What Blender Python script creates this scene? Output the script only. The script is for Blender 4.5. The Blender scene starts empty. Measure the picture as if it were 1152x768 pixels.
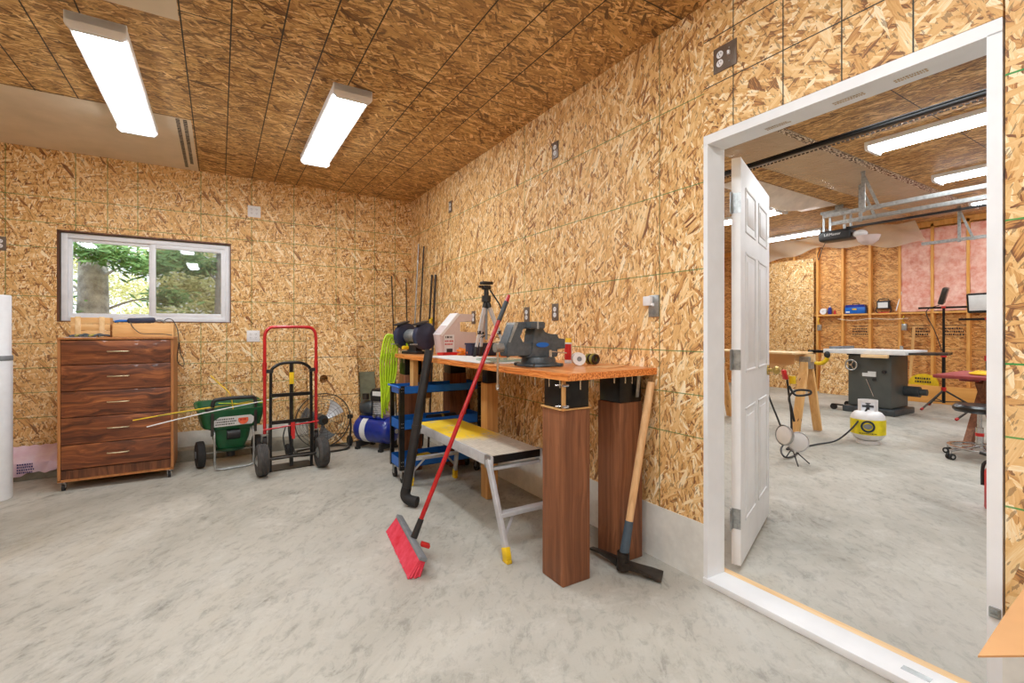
import bpy, bmesh, math, random
from mathutils import Vector, Matrix, Euler
R = random.Random(7)
PI = math.pi
sc = bpy.context.scene
COL = sc.collection
V = Vector

def C(r, g, b):
    f = lambda c: ((c/255+.055)/1.055)**2.4 if c > 10 else c/255/12.92
    return (f(r), f(g), f(b), 1)

# ------------------------------------------------------------------ materials
def newmat(name):
    m = bpy.data.materials.new(name); m.use_nodes = True
    nt = m.node_tree; nt.nodes.clear()
    o = nt.nodes.new('ShaderNodeOutputMaterial')
    b = nt.nodes.new('ShaderNodeBsdfPrincipled')
    nt.links.new(b.outputs[0], o.inputs[0])
    return m, nt, b

class N:
    """small node-building helper"""
    def __init__(s, nt): s.nt = nt
    def put(s, sock, v):
        if hasattr(v, 'is_output'): s.nt.links.new(v, sock)
        elif v is not None: sock.default_value = v
    def math(s, op, a, b=None, c=None, clamp=False):
        n = s.nt.nodes.new('ShaderNodeMath'); n.operation = op; n.use_clamp = clamp
        s.put(n.inputs[0], a); s.put(n.inputs[1], b); s.put(n.inputs[2], c)
        return n.outputs[0]
    def comb(s, x, y, z=0.0):
        n = s.nt.nodes.new('ShaderNodeCombineXYZ')
        s.put(n.inputs[0], x); s.put(n.inputs[1], y); s.put(n.inputs[2], z); return n.outputs[0]
    def coords(s):
        t = s.nt.nodes.new('ShaderNodeTexCoord'); sp = s.nt.nodes.new('ShaderNodeSeparateXYZ')
        s.nt.links.new(t.outputs['Object'], sp.inputs[0])
        return t.outputs['Object'], sp.outputs[0], sp.outputs[1], sp.outputs[2]
    def noise(s, vec, scale, detail=3, rough=.5, dist=0, dim='3D'):
        n = s.nt.nodes.new('ShaderNodeTexNoise'); n.noise_dimensions = dim
        s.put(n.inputs['Vector'], vec); n.inputs['Scale'].default_value = scale
        n.inputs['Detail'].default_value = detail; n.inputs['Roughness'].default_value = rough
        n.inputs['Distortion'].default_value = dist
        return n.outputs['Fac']
    def vor(s, vec, scale=1, rnd=1):
        n = s.nt.nodes.new('ShaderNodeTexVoronoi'); n.voronoi_dimensions = '2D'
        s.put(n.inputs['Vector'], vec); n.inputs['Scale'].default_value = scale
        n.inputs['Randomness'].default_value = rnd
        return n
    def ramp(s, f, stops, interp='LINEAR'):
        n = s.nt.nodes.new('ShaderNodeValToRGB'); s.put(n.inputs[0], f)
        cr = n.color_ramp; cr.interpolation = interp
        while len(cr.elements) < len(stops): cr.elements.new(.5)
        for e, (p, c) in zip(cr.elements, stops): e.position = p; e.color = c
        return n.outputs[0]
    def mix(s, f, a, b, mode='MIX'):
        n = s.nt.nodes.new('ShaderNodeMix'); n.data_type = 'RGBA'; n.blend_type = mode
        s.put(n.inputs[0], f); s.put(n.inputs[6], a); s.put(n.inputs[7], b); return n.outputs[2]
    def sep(s, c):
        n = s.nt.nodes.new('ShaderNodeSeparateColor'); s.put(n.inputs[0], c); return n.outputs
    def rot(s, x, y, a):
        ca, sa = math.cos(a), math.sin(a)
        u = s.math('ADD', s.math('MULTIPLY', x, ca), s.math('MULTIPLY', y, sa))
        v = s.math('SUBTRACT', s.math('MULTIPLY', y, ca), s.math('MULTIPLY', x, sa))
        return u, v
    def bump(s, h, strength, dist, bsdf):
        n = s.nt.nodes.new('ShaderNodeBump'); n.inputs['Strength'].default_value = strength
        n.inputs['Distance'].default_value = dist; s.put(n.inputs['Height'], h)
        s.nt.links.new(n.outputs[0], bsdf.inputs['Normal'])

def mat(name, col, rough=.5, metal=0., var=.08, scale=14, bump=0, col2=None, trans=0, coat=0, alpha=None):
    m, nt, b = newmat(name); n = N(nt)
    co, x, y, z = n.coords()
    f = n.noise(co, scale, 3, .6)
    c2 = col2 or tuple(max(0, c*(1-var*3)) for c in col[:3])+(1,)
    c1 = col if col2 else tuple(min(1, c*(1+var)) for c in col[:3])+(1,)
    f2 = n.math('MULTIPLY', n.math('SUBTRACT', f, .3), 2.5, clamp=True)
    nt.links.new(n.mix(f2, c2, c1), b.inputs['Base Color'])
    b.inputs['Roughness'].default_value = rough; b.inputs['Metallic'].default_value = metal
    if trans: b.inputs['Transmission Weight'].default_value = trans
    if coat: b.inputs['Coat Weight'].default_value = coat
    if alpha is not None: b.inputs['Alpha'].default_value = alpha
    if bump: n.bump(n.noise(co, scale*3, 3, .6), bump, .01, b)
    return m

def lines(n, t, lo, hi, pos, w):
    """1 where coordinate t is within w of any of the positions (chalk or nail lines)"""
    r = None
    for p in pos:
        c = n.math('COMPARE', t, p, w)
        r = c if r is None else n.math('MAXIMUM', r, c)
    return r

PAL_WALL = [(0, C(116, 66, 30)), (.045, C(172, 110, 52)), (.13, C(204, 148, 82)), (.33, C(221, 173, 106)), (.6, C(232, 190, 128)), (.82, C(243, 211, 156)), (1, C(253, 237, 204))]
PAL_CEIL = [(0, C(88, 54, 24)), (.12, C(136, 90, 42)), (.4, C(180, 132, 72)), (.75, C(210, 164, 98)), (1, C(244, 206, 146))]
PAL_FAR = [(0, C(150, 88, 38)), (.15, C(188, 122, 58)), (.5, C(215, 152, 80)), (.8, C(228, 172, 100)), (1, C(238, 190, 124))]
def osb(name, ax, pal, L=.085, W=.017, mainang=0., spread=1.4, vl=None, hl=None, lcol=C(70, 120, 60), lw=.0022, seams=None, scol=C(90, 62, 36), rough=.62, fade=.45):
    """oriented strand board: six layers of long flakes, each turned a little differently"""
    m, nt, b = newmat(name); n = N(nt)
    co, x, y, z = n.coords()
    u0, v0 = {'xz': (x, z), 'yz': (y, z), 'xy': (x, y)}[ax]
    wx = n.math('MULTIPLY', n.math('SUBTRACT', n.noise(co, 7, 2, .5), .5), .014)
    wv = n.math('MULTIPLY', n.math('SUBTRACT', n.noise(co, 60, 2, .5), .5), .006)
    u = n.math('ADD', n.math('ADD', u0, wx), wv); v = n.math('ADD', n.math('SUBTRACT', v0, wv), wx)
    col = None; hgt = None
    for i, (a, th, sc_) in enumerate([(0.05, 0, .8), (.62, .5, .95), (-.45, .5, .62), (.22, .55, 1.15), (-.9, .66, .8), (-.15, .6, .55), (1.2, .8, .7), (.4, .86, 1.5)]):
        a = mainang + a*spread
        p, q = n.rot(n.math('ADD', u, i*3.7), n.math('ADD', v, i*1.3), a)
        vec = n.comb(n.math('DIVIDE', p, L*sc_), n.math('DIVIDE', q, W*sc_))
        vo = n.vor(vec)
        rgb = n.sep(vo.outputs['Color'])
        fib = n.noise(n.comb(n.math('MULTIPLY', p, 14), n.math('MULTIPLY', q, 260)), 1, 2, .6, dim='2D')
        val = n.math('ADD', rgb[1], n.math('MULTIPLY', n.math('SUBTRACT', fib, .5), .6))
        edge = n.math('MULTIPLY', n.math('SUBTRACT', vo.outputs['Distance'], .5), .7, clamp=True)
        c = n.ramp(n.math('SUBTRACT', val, edge), pal)
        if col is None: col = c; hgt = rgb[2]
        else:
            k = n.math('GREATER_THAN', rgb[0], th)
            col = n.mix(k, col, c)
            hgt = n.math('ADD', n.math('MULTIPLY', hgt, n.math('SUBTRACT', 1, k)), n.math('MULTIPLY', rgb[2], k))
    # dark slivers and broad tone drift
    p, q = n.rot(u, v, mainang+.5)
    sl = n.noise(n.comb(n.math('MULTIPLY', p, 22), n.math('MULTIPLY', q, 90)), 1, 2, .5, dim='2D')
    col = n.mix(n.math('MULTIPLY', n.math('GREATER_THAN', sl, .645), .6), col, C(96, 60, 34))
    big = n.noise(co, 1.1, 2, .5)
    col = n.mix(n.math('MULTIPLY', n.math('SUBTRACT', big, .35), .8, clamp=True), col, n.mix(.5, col, C(246, 214, 164)))
    brk = n.math('ADD', fade, n.math('MULTIPLY', n.noise(co, 7, 3, .7), .7), clamp=True)
    if vl:
        f = n.math('MULTIPLY', lines(n, u0, -4, 12, vl, lw), brk); col = n.mix(f, col, lcol)
    if hl:
        f = n.math('MULTIPLY', lines(n, v0, -4, 12, hl, lw), brk); col = n.mix(f, col, lcol)
    if seams:
        col = n.mix(lines(n, u0, -4, 12, seams, .0028), col, scol)
    nt.links.new(col, b.inputs['Base Color']); b.inputs['Roughness'].default_value = rough
    n.bump(hgt, .25, .002, b)
    return m

def wood(name, stops, ax='z', rough=.5, freq=24, along=1.2, wob=.5, coat=0, knots=False):
    m, nt, b = newmat(name); n = N(nt)
    co, x, y, z = n.coords()
    L, A, B = {'x': (x, y, z), 'y': (y, x, z), 'z': (z, x, y)}[ax]
    w = n.math('MULTIPLY', n.math('SUBTRACT', n.noise(co, 2.5, 2, .5), .5), wob*.12)
    vec = n.comb(n.math('MULTIPLY', L, along), n.math('MULTIPLY', n.math('ADD', A, w), freq), n.math('MULTIPLY', n.math('ADD', B, w), freq))
    f = n.noise(vec, 1, 4, .65, .6)
    f2 = n.noise(n.comb(n.math('MULTIPLY', L, 6), n.math('MULTIPLY', A, freq*9), n.math('MULTIPLY', B, freq*9)), 1, 2, .6)
    g = n.math('ADD', n.math('MULTIPLY', n.math('SUBTRACT', f, .5), 1.9), n.math('ADD', .35, n.math('MULTIPLY', f2, .3)))
    col = n.ramp(g, stops)
    if knots:
        vo = n.vor(n.comb(n.math('MULTIPLY', L, 4), n.math('MULTIPLY', n.math('ADD', A, B), 9)))
        k = n.math('LESS_THAN', vo.outputs['Distance'], .07); col = n.mix(n.math('MULTIPLY', k, .7), col, C(110, 60, 30))
    nt.links.new(col, b.inputs['Base Color']); b.inputs['Roughness'].default_value = rough
    if coat: b.inputs['Coat Weight'].default_value = coat
    n.bump(f2, .12, .002, b)
    return m

def emis(name, col, s):
    m = bpy.data.materials.new(name); m.use_nodes = True; nt = m.node_tree; nt.nodes.clear()
    o = nt.nodes.new('ShaderNodeOutputMaterial'); e = nt.nodes.new('ShaderNodeEmission')
    e.inputs[0].default_value = col; e.inputs[1].default_value = s
    nt.links.new(e.outputs[0], o.inputs[0]); return m

def film(name, col, tr=.4, rough=.25, emb=3):
    """translucent polyethylene film"""
    m, nt, b = newmat(name); n = N(nt)
    co, x, y, z = n.coords()
    f = n.noise(co, emb, 4, .6, .8)
    nt.links.new(n.mix(f, tuple(c*.8 for c in col[:3])+(1,), col), b.inputs['Base Color'])
    b.inputs['Roughness'].default_value = rough
    nt.links.new(n.math('SUBTRACT', 1-tr+.15, n.math('MULTIPLY', f, .3)), b.inputs['Alpha'])
    n.bump(n.noise(co, emb*4, 3, .6, 1.5), .5, .02, b)
    return m

def film_printed(name, col):
    m = film(name, col, .5, .2, 2.5); nt = m.node_tree; n = N(nt)
    b = [q for q in nt.nodes if q.type == 'BSDF_PRINCIPLED'][0]
    co, x, y, z = n.coords()
    band = n.math('COMPARE', y, -.315, .035)
    k = n.math('GREATER_THAN', n.noise(n.comb(n.math('MULTIPLY', x, 22), n.math('MULTIPLY', y, 60)), 1, 3, .6, dim='2D'), .5)
    k = n.math('MULTIPLY', k, band)
    old = b.inputs['Base Color'].links[0].from_socket; oa = b.inputs['Alpha'].links[0].from_socket
    nt.links.new(n.mix(k, old, C(70, 50, 44)), b.inputs['Base Color'])
    nt.links.new(n.math('MAXIMUM', n.math('MAXIMUM', oa, k), n.math('MULTIPLY', band, .8)), b.inputs['Alpha'])
    return m

def concrete(name):
    m, nt, b = newmat(name); n = N(nt)
    co, x, y, z = n.coords()
    a = n.noise(co, .55, 4, .6, .6)
    p, q = n.rot(x, y, .9)
    s = n.noise(n.comb(n.math('MULTIPLY', p, 1.7), n.math('MULTIPLY', q, 3.4)), 1, 8, .72, .8)
    s2 = n.noise(n.comb(n.math('MULTIPLY', p, 11), n.math('MULTIPLY', q, 22)), 1, 7, .75, .5)
    col = n.ramp(a, [(.3, C(150, 150, 143)), (.43, C(176, 173, 163)), (.56, C(190, 187, 177)), (.72, C(182, 171, 150))])
    patch = n.math('MULTIPLY', n.math('SUBTRACT', n.noise(co, .8, 3, .6, .4), .4), 4.5, clamp=True)
    mk = n.math('MULTIPLY', n.math('MULTIPLY', n.math('SUBTRACT', s, .48), 5, clamp=True), patch)
    col = n.mix(n.math('MULTIPLY', mk, .62), col, C(114, 112, 103))
    mk2 = n.math('MULTIPLY', n.math('MULTIPLY', n.math('SUBTRACT', s2, .50), 8, clamp=True), n.math('ADD', .35, n.math('MULTIPLY', mk, .8)))
    col = n.mix(n.math('MULTIPLY', mk2, .75), col, C(88, 88, 82))
    li = n.math('MULTIPLY', n.math('SUBTRACT', n.noise(co, 3.5, 7, .75, .5), .53), 5, clamp=True)
    col = n.mix(n.math('MULTIPLY', li, .5), col, C(214, 213, 206))
    bgp = n.noise(n.comb(n.math('MULTIPLY', p, .5), n.math('MULTIPLY', q, 1.0)), 1, 5, .62, .7)
    col = n.mix(n.math('MULTIPLY', n.math('MULTIPLY', n.math('SUBTRACT', bgp, .50), 5, clamp=True), .42), col, C(128, 122, 106))
    col = n.mix(n.math('MULTIPLY', n.math('MULTIPLY', n.math('SUBTRACT', .44, bgp), 5, clamp=True), .35), col, C(206, 208, 206))
    fn = n.noise(co, 90, 3, .7)
    col = n.mix(n.math('MULTIPLY', n.math('SUBTRACT', fn, .55), 2.0, clamp=True), col, n.mix(.35, col, C(120, 116, 106)))
    nt.links.new(col, b.inputs['Base Color'])
    nt.links.new(n.math('ADD', .42, n.math('MULTIPLY', s, .25)), b.inputs['Roughness'])
    b.inputs['Specular IOR Level'].default_value = .4
    n.bump(s2, .06, .004, b)
    return m

M = {}
GV = [-1.496, -1.064, -.85, -.637, -.154, .06, .277, .67, 1.096, 1.30, 1.52, 1.76]
GH = [2.33, 2.115, 1.905, 1.49, 1.09, .885, .68, .47]
M['osb_back'] = osb('osb board with green chalk grid', 'xz', PAL_WALL, .072, .0145, PI/2, 1.5, GV, GH, lw=.0026)
M['osb_right'] = osb('osb board with vertical strands', 'yz', PAL_WALL, .088, .0165, PI/2, .85, [3.012, 4.36], [2.318, 1.90, 1.49, 1.094, .884, .68], seams=[1.718], scol=C(100, 96, 50), lw=.0024)
M['osb_head'] = osb('osb board over doorway', 'yz', PAL_WALL, .085, .02, .6, 1.5, [1.299, 1.078, .863, .65, .43], [2.557, 2.337], C(52, 52, 44), .0025, fade=.9)
M['osb_side'] = osb('osb board beside doorway', 'yz', PAL_WALL, .10, .026, PI/2, 1.2, None, [2.318, 1.94, 1.515, 1.096, .883, .68], C(50, 150, 70), .0028, fade=.6)
CL = [-1.23, -1.01, -.80, -.58, -.165, .05, .28, .484, .69, 1.11, 1.33, 1.54]
M['osb_ceil'] = osb('osb ceiling board', 'xy', PAL_CEIL, .095, .018, 0, .8, CL, [-.6, 1.575, 2.8, 4.2], C(44, 34, 26), .0036, fade=.75, rough=.55)
M['osb_far'] = osb('osb sheathing', 'yz', PAL_FAR, .12, .025, 0, .6, None, [.9, 1.3], C(60, 40, 30), .003)
M['osb_pale'] = osb('pale osb sheet', 'yz', PAL_WALL, .08, .02, PI/2, 1.4)
M['osb_gceil'] = osb('osb garage ceiling', 'xy', PAL_CEIL, .13, .026, PI/2, .6, [3.3, 4.5, 5.72, 6.94, 8.16], [0.4, 1.0, 1.6, 3.4], C(44, 34, 26), .004, fade=.8)
M['osb_plain'] = osb('osb wall out of view', 'xz', PAL_WALL, .1, .02, PI/2, 1.2)
M['floor'] = concrete('worn pale concrete')
M['curb'] = mat('rough concrete curb', C(150, 145, 130), .8, var=.12, scale=9, bump=.3)
M['white'] = mat('white paint', C(238, 240, 242), .45, var=.02, scale=6)
M['dirtywhite'] = mat('scuffed white primer', C(228, 228, 222), .6, var=.05, scale=10, bump=.05)
M['vinyl'] = mat('white vinyl', C(236, 240, 246), .35, var=.02)
M['light'] = emis('lit diffuser', (.90, .96, 1, 1), 17)
M['walnut'] = wood('walnut laminate', [(0, C(48, 22, 12)), (.3, C(84, 42, 22)), (.55, C(122, 66, 36)), (.8, C(158, 94, 52)), (1, C(190, 124, 72))], 'x', .4, 24, 1.3, 1.4, coat=.15)
M['walnut_v'] = wood('walnut laminate upright', [(0, C(60, 30, 18)), (.4, C(92, 52, 30)), (.7, C(128, 78, 48)), (1, C(150, 98, 62))], 'z', .45, 22, 1.5)
M['edge'] = wood('oak edge band', [(0, C(140, 84, 42)), (1, C(196, 134, 78))], 'z', .5, 30)
M['pinewood'] = wood('fresh pine', [(0, C(196, 140, 78)), (.5, C(224, 176, 112)), (1, C(240, 200, 144))], 'z', .55, 18, knots=True)
M['pine_y'] = wood('pine plank', [(0, C(210, 168, 112)), (.5, C(234, 198, 146)), (1, C(246, 218, 174))], 'y', .55, 18)
M['pine_x'] = wood('pale pine box board', [(0, C(204, 150, 90)), (.5, C(226, 178, 116)), (1, C(240, 204, 150))], 'x', .55, 18)
M['stud'] = wood('construction stud', [(0, C(206, 138, 62)), (.5, C(228, 166, 86)), (1, C(240, 190, 116))], 'z', .6, 15)
M['plywood'] = wood('varnished fir benchtop', [(0, C(186, 96, 40)), (.45, C(220, 136, 70)), (.8, C(238, 176, 116)), (1, C(244, 210, 170))], 'y', .35, 22, .8, coat=.2)
M['plyedge'] = wood('plywood edge', [(0, C(140, 62, 20)), (.45, C(206, 112, 44)), (.55, C(236, 150, 76)), (1, C(244, 180, 110))], 'y', .4, 110, .8)
M['post'] = wood('stained timber post', [(0, C(88, 48, 26)), (.4, C(122, 74, 44)), (.75, C(146, 92, 58)), (1, C(172, 118, 80))], 'z', .6, 30, .8)
M['fir'] = wood('bare fir post', [(0, C(176, 122, 66)), (.5, C(206, 156, 94)), (1, C(228, 186, 126))], 'z', .6, 24)
M['hand'] = wood('ash tool handle', [(0, C(196, 146, 96)), (.6, C(224, 180, 130)), (1, C(236, 200, 156))], 'z', .45, 30)
M['black'] = mat('black plastic', C(38, 38, 40), .45, var=.15)
M['blackmetal'] = mat('black painted steel', C(34, 33, 33), .32, .4, var=.2)
M['satin'] = mat('dark grey steel tube', C(72, 68, 64), .35, .5, var=.15)
M['rubber'] = mat('worn rubber', C(72, 70, 68), .8, var=.12, scale=30)
M['rubberdark'] = mat('dark rubber', C(38, 37, 37), .75, var=.15)
M['red'] = mat('red enamel', C(190, 24, 32), .3, var=.08, coat=.3)
M['redpl'] = mat('red plastic', C(206, 40, 40), .4)
M['green'] = mat('dark green plastic', C(20, 92, 52), .38, var=.1)
M['greend'] = mat('darker green plastic', C(12, 62, 36), .45, var=.1)
M['blue'] = mat('blue powder coat', C(22, 104, 196), .35, var=.06)
M['navy'] = mat('blue compressor paint', C(30, 52, 150), .28, var=.1, coat=.3)
M['hose'] = mat('lime rubber hose', C(190, 226, 40), .4, var=.08)
M['chrome'] = mat('bright metal', C(206, 206, 208), .22, .9, var=.05)
M['zinc'] = mat('galvanised steel', C(178, 182, 182), .38, .75, var=.12, scale=30)
M['alu'] = mat('scuffed aluminium', C(206, 208, 212), .45, .35, var=.05, scale=14)
M['alu2'] = mat('paint spattered deck', C(206, 198, 180), .6, .15, var=.1, scale=40, col2=C(168, 156, 134))
M['yellow'] = mat('yellow plastic', C(240, 200, 30), .45, var=.08)
M['steel'] = mat('dark bare steel', C(70, 62, 56), .45, .7, var=.2)
M['grey'] = mat('grey cast paint', C(84, 92, 98), .42, .15, var=.12, scale=40)
M['greydk'] = mat('dark grey cast paint', C(66, 72, 76), .45, .1, var=.12)
M['sawgrey'] = mat('saw cabinet grey', C(84, 88, 86), .4, .1, var=.06, scale=4)
M['card'] = mat('brown cardboard', C(214, 164, 112), .8, var=.04, scale=5)
M['pinkfilm'] = mat('pink foam wrap', C(226, 196, 222), .4, var=.08, scale=8, bump=.5, col2=C(240, 222, 238))
M['inkblue'] = mat('violet ink', C(62, 54, 130), .6)
M['paper'] = mat('matt white label', C(226, 228, 228), .6, var=.03)
M['orange'] = mat('orange plastic', C(240, 140, 40), .45)
M['orangered'] = mat('orange sticker', C(236, 100, 56), .5)
M['ink'] = mat('dark print', C(50, 46, 44), .7)
M['redink'] = mat('red print', C(196, 50, 50), .7)
M['bristle'] = mat('red bristles', C(206, 28, 52), .6, var=.1, scale=16, col2=C(226, 78, 100))
M['jug'] = film('milky plastic', C(240, 222, 220), .2, .35, 5)
M['poly'] = film('clear poly film', C(246, 230, 208), .5, .2, 2.5)
M['brass'] = mat('brass', C(200, 170, 100), .3, .7)
M['polyw'] = mat('whitish crumpled poly', C(236, 226, 214), .35, var=.08, scale=4, bump=.4)
M['poly_print'] = film_printed('printed poly film', C(246, 230, 208))
M['polycream'] = mat('cream ceiling wrap', C(214, 198, 172), .5, var=.06, scale=3, col2=C(232, 214, 190))
M['filmbase'] = mat('whitish poly skirting', C(196, 192, 180), .35, var=.08, scale=5, bump=.4)
M['ins'] = mat('pink fibreglass batt', C(246, 204, 188), .9, var=.08, scale=11, bump=1.0, col2=C(226, 146, 126))
M['plate'] = mat('bronze grey cover plate', C(118, 104, 92), .4, .3)
M['whitepl'] = mat('white plastic', C(236, 236, 238), .35, var=.02)
M['maroon'] = mat('red stained wood', C(158, 62, 62), .5, var=.1)
M['leather'] = mat('black vinyl seat', C(30, 30, 32), .3, var=.1)
M['bark'] = mat('grey bark', C(138, 136, 136), .9, var=.2, scale=12, bump=1, col2=C(196, 194, 192))
M['leaf'] = mat('green needles', C(92, 142, 78), .6, var=.15, scale=3, col2=C(136, 178, 110))
M['leafy'] = mat('yellow green leaves', C(176, 180, 110), .6, var=.1, scale=3, col2=C(216, 212, 150))
M['ground'] = mat('dry grass ground', C(178, 176, 130), .9, var=.1, scale=1, col2=C(226, 220, 190))
M['purple'] = mat('dark blue pail', C(40, 46, 72), .5)
M['olive'] = mat('olive tape', C(150, 140, 60), .5, var=.1)
M['greyband'] = mat('grey plastic', C(130, 134, 138), .5)
M['stain'] = mat('grey green board', C(122, 124, 100), .7, var=.1)

m, nt, b = newmat('clear window glass'); nn = N(nt)
tr = nt.nodes.new('ShaderNodeBsdfTransparent'); gl = nt.nodes.new('ShaderNodeBsdfGlossy'); gl.inputs['Roughness'].default_value = .02
mx = nt.nodes.new('ShaderNodeMixShader'); fr = nt.nodes.new('ShaderNodeFresnel'); fr.inputs[0].default_value = 1.5
nt.links.new(fr.outputs[0], mx.inputs[0]); nt.links.new(tr.outputs[0], mx.inputs[1]); nt.links.new(gl.outputs[0], mx.inputs[2])
nt.links.new(mx.outputs[0], [q for q in nt.nodes if q.type == 'OUTPUT_MATERIAL'][0].inputs[0]); M['glass'] = m
m, nt, b = newmat('insect screen'); b.inputs['Base Color'].default_value = C(90, 88, 80); b.inputs['Alpha'].default_value = .42; b.inputs['Roughness'].default_value = .8; M['screen'] = m
# work platform deck: worn yellow paint over the aluminium
m, nt, b = newmat('platform deck with worn yellow paint'); n = N(nt); co, x, y, z = n.coords()
f = n.math('ADD', y, n.math('MULTIPLY', n.math('SUBTRACT', n.noise(co, 9, 4, .7), .5), .34))
yel = n.math('MULTIPLY', n.math('SUBTRACT', f, -.20), 7, clamp=True)
wear = n.math('MULTIPLY', n.math('SUBTRACT', n.noise(co, 11, 4, .7), .56), 12, clamp=True)
yel = n.math('MULTIPLY', yel, n.math('SUBTRACT', 1, n.math('MULTIPLY', wear, .8)))
base = n.mix(n.noise(co, 26, 4, .7), C(160, 150, 132), C(232, 224, 208))
rib = n.math('GREATER_THAN', n.math('SINE', n.math('MULTIPLY', x, 280)), .75)
base = n.mix(n.math('MULTIPLY', rib, .2), base, C(120, 112, 96))
nt.links.new(n.mix(yel, base, C(244, 206, 44)), b.inputs['Base Color']); b.inputs['Roughness'].default_value = .6; M['deck'] = m

# ------------------------------------------------------------------ mesh building
class MB:
    def __init__(s): s.bm = bmesh.new()
    def box(s, c, size, rot=None, bev=0., seg=2):
        mt = Matrix.Translation(c)
        if rot is not None: mt = mt @ (rot if isinstance(rot, Matrix) else Euler(rot).to_matrix().to_4x4())
        r = bmesh.ops.create_cube(s.bm, size=1, matrix=mt @ Matrix.Diagonal((*size, 1)))
        if bev:
            es = list({e for v in r['verts'] for e in v.link_edges})
            bmesh.ops.bevel(s.bm, geom=es, offset=min(bev, min(size)*.45), segments=seg, affect='EDGES', profile=.5)
        return s
    def bx(s, x0, x1, y0, y1, z0, z1, bev=0., seg=2):
        return s.box(((x0+x1)/2, (y0+y1)/2, (z0+z1)/2), (abs(x1-x0), abs(y1-y0), abs(z1-z0)), None, bev, seg)
    def bar(s, p0, p1, w, t, up=(0, 0, 1), bev=0.):
        """rectangular bar from p0 to p1, width w across, thickness t along the up-ish axis"""
        p0, p1 = V(p0), V(p1); d = p1-p0; L = d.length; d.normalize()
        u = V(up); side = d.cross(u)
        if side.length < 1e-4: side = d.cross(V((1, 0, 0)))
        side.normalize(); u = side.cross(d).normalized()
        m = Matrix((d, side, u)).transposed().to_4x4()
        return s.box((p0+p1)/2, (L, w, t), m, bev)
    def cyl(s, p0, p1, r0, r1=None, n=20, caps=True):
        r1 = r0 if r1 is None else r1
        p0, p1 = V(p0), V(p1); d = p1-p0
        q = d.to_track_quat('Z', 'Y').to_matrix().to_4x4()
        bmesh.ops.create_cone(s.bm, cap_ends=caps, cap_tris=False, segments=n, radius1=r0, radius2=r1, depth=d.length, matrix=Matrix.Translation((p0+p1)/2) @ q)
        return s
    def tube(s, pts, r, n=10, closed=False, caps=True):
        pts = [V(p) for p in pts]; N_ = len(pts); rings = []; prev = None
        for i, p in enumerate(pts):
            if closed: t = pts[(i+1) % N_]-pts[i-1]
            else: t = pts[min(i+1, N_-1)]-pts[max(i-1, 0)]
            t.normalize()
            if prev is None:
                a = t.cross(V((0, 0, 1)))
                if a.length < .1: a = t.cross(V((1, 0, 0)))
            else: a = prev-t*prev.dot(t)
            a.normalize(); prev = a; bb = t.cross(a)
            rr = r(i/(N_-1)) if callable(r) else r
            rings.append([s.bm.verts.new(p+(a*math.cos(k*2*PI/n)+bb*math.sin(k*2*PI/n))*rr) for k in range(n)])
        for i in range(N_ if closed else N_-1):
            A, B = rings[i], rings[(i+1) % N_]
            for k in range(n): s.bm.faces.new((A[k], A[(k+1) % n], B[(k+1) % n], B[k]))
        if not closed and caps: s.bm.faces.new(rings[0][::-1]); s.bm.faces.new(rings[-1])
        return s
    def lathe(s, prof, c=(0, 0, 0), axis=(0, 0, 1), n=32, sx=1, sy=1):
        q = V(axis).to_track_quat('Z', 'Y').to_matrix(); c = V(c); rings = []
        for (r, z) in prof:
            if r < 1e-5: rings.append([s.bm.verts.new(c+q @ V((0, 0, z)))])
            else: rings.append([s.bm.verts.new(c+q @ V((r*sx*math.cos(k*2*PI/n), r*sy*math.sin(k*2*PI/n), z))) for k in range(n)])
        for A, B in zip(rings, rings[1:]):
            for k in range(n):
                j = (k+1) % n
                if len(A) == 1 and len(B) == 1: continue
                if len(A) == 1: s.bm.faces.new((A[0], B[j], B[k]))
                elif len(B) == 1: s.bm.faces.new((A[k], A[j], B[0]))
                else: s.bm.faces.new((A[k], A[j], B[j], B[k]))
        for ring, rev in ((rings[0], True), (rings[-1], False)):
            if len(ring) > 2 and prof[0] != prof[-1]: s.bm.faces.new(ring[::-1] if rev else ring)
        return s
    def prism(s, poly, o, u, v, depth, bev=0.):
        """poly in (u,v) plane at o, extruded by depth along u x v"""
        o, u, v = V(o), V(u).normalized(), V(v).normalized(); w = u.cross(v)
        A = [s.bm.verts.new(o+u*a+v*b_) for a, b_ in poly]; B = [s.bm.verts.new(p.co+w*depth) for p in A]
        fs = [s.bm.faces.new(A[::-1]), s.bm.faces.new(B)]
        for i in range(len(A)): fs.append(s.bm.faces.new((A[i], A[(i+1) % len(A)], B[(i+1) % len(A)], B[i])))
        if bev: bmesh.ops.bevel(s.bm, geom=list({e for f in fs for e in f.edges}), offset=bev, segments=2, affect='EDGES')
        return s
    def sph(s, c, r, sc3=(1, 1, 1), rot=None, n=20):
        m_ = Matrix.Translation(c) @ (Euler(rot).to_matrix().to_4x4() if rot else Matrix()) @ Matrix.Diagonal((*sc3, 1))
        bmesh.ops.create_uvsphere(s.bm, u_segments=n, v_segments=max(8, n//2), radius=r, matrix=m_); return s
    def grid(s, f, nu, nv, th=0):
        g = [[s.bm.verts.new(f(i/nu, j/nv)) for j in range(nv+1)] for i in range(nu+1)]
        fs = [s.bm.faces.new((g[i][j], g[i+1][j], g[i+1][j+1], g[i][j+1])) for i in range(nu) for j in range(nv)]
        if th:
            s.bm.normal_update()
            bmesh.ops.solidify(s.bm, geom=fs, thickness=th)
        return s
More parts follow.
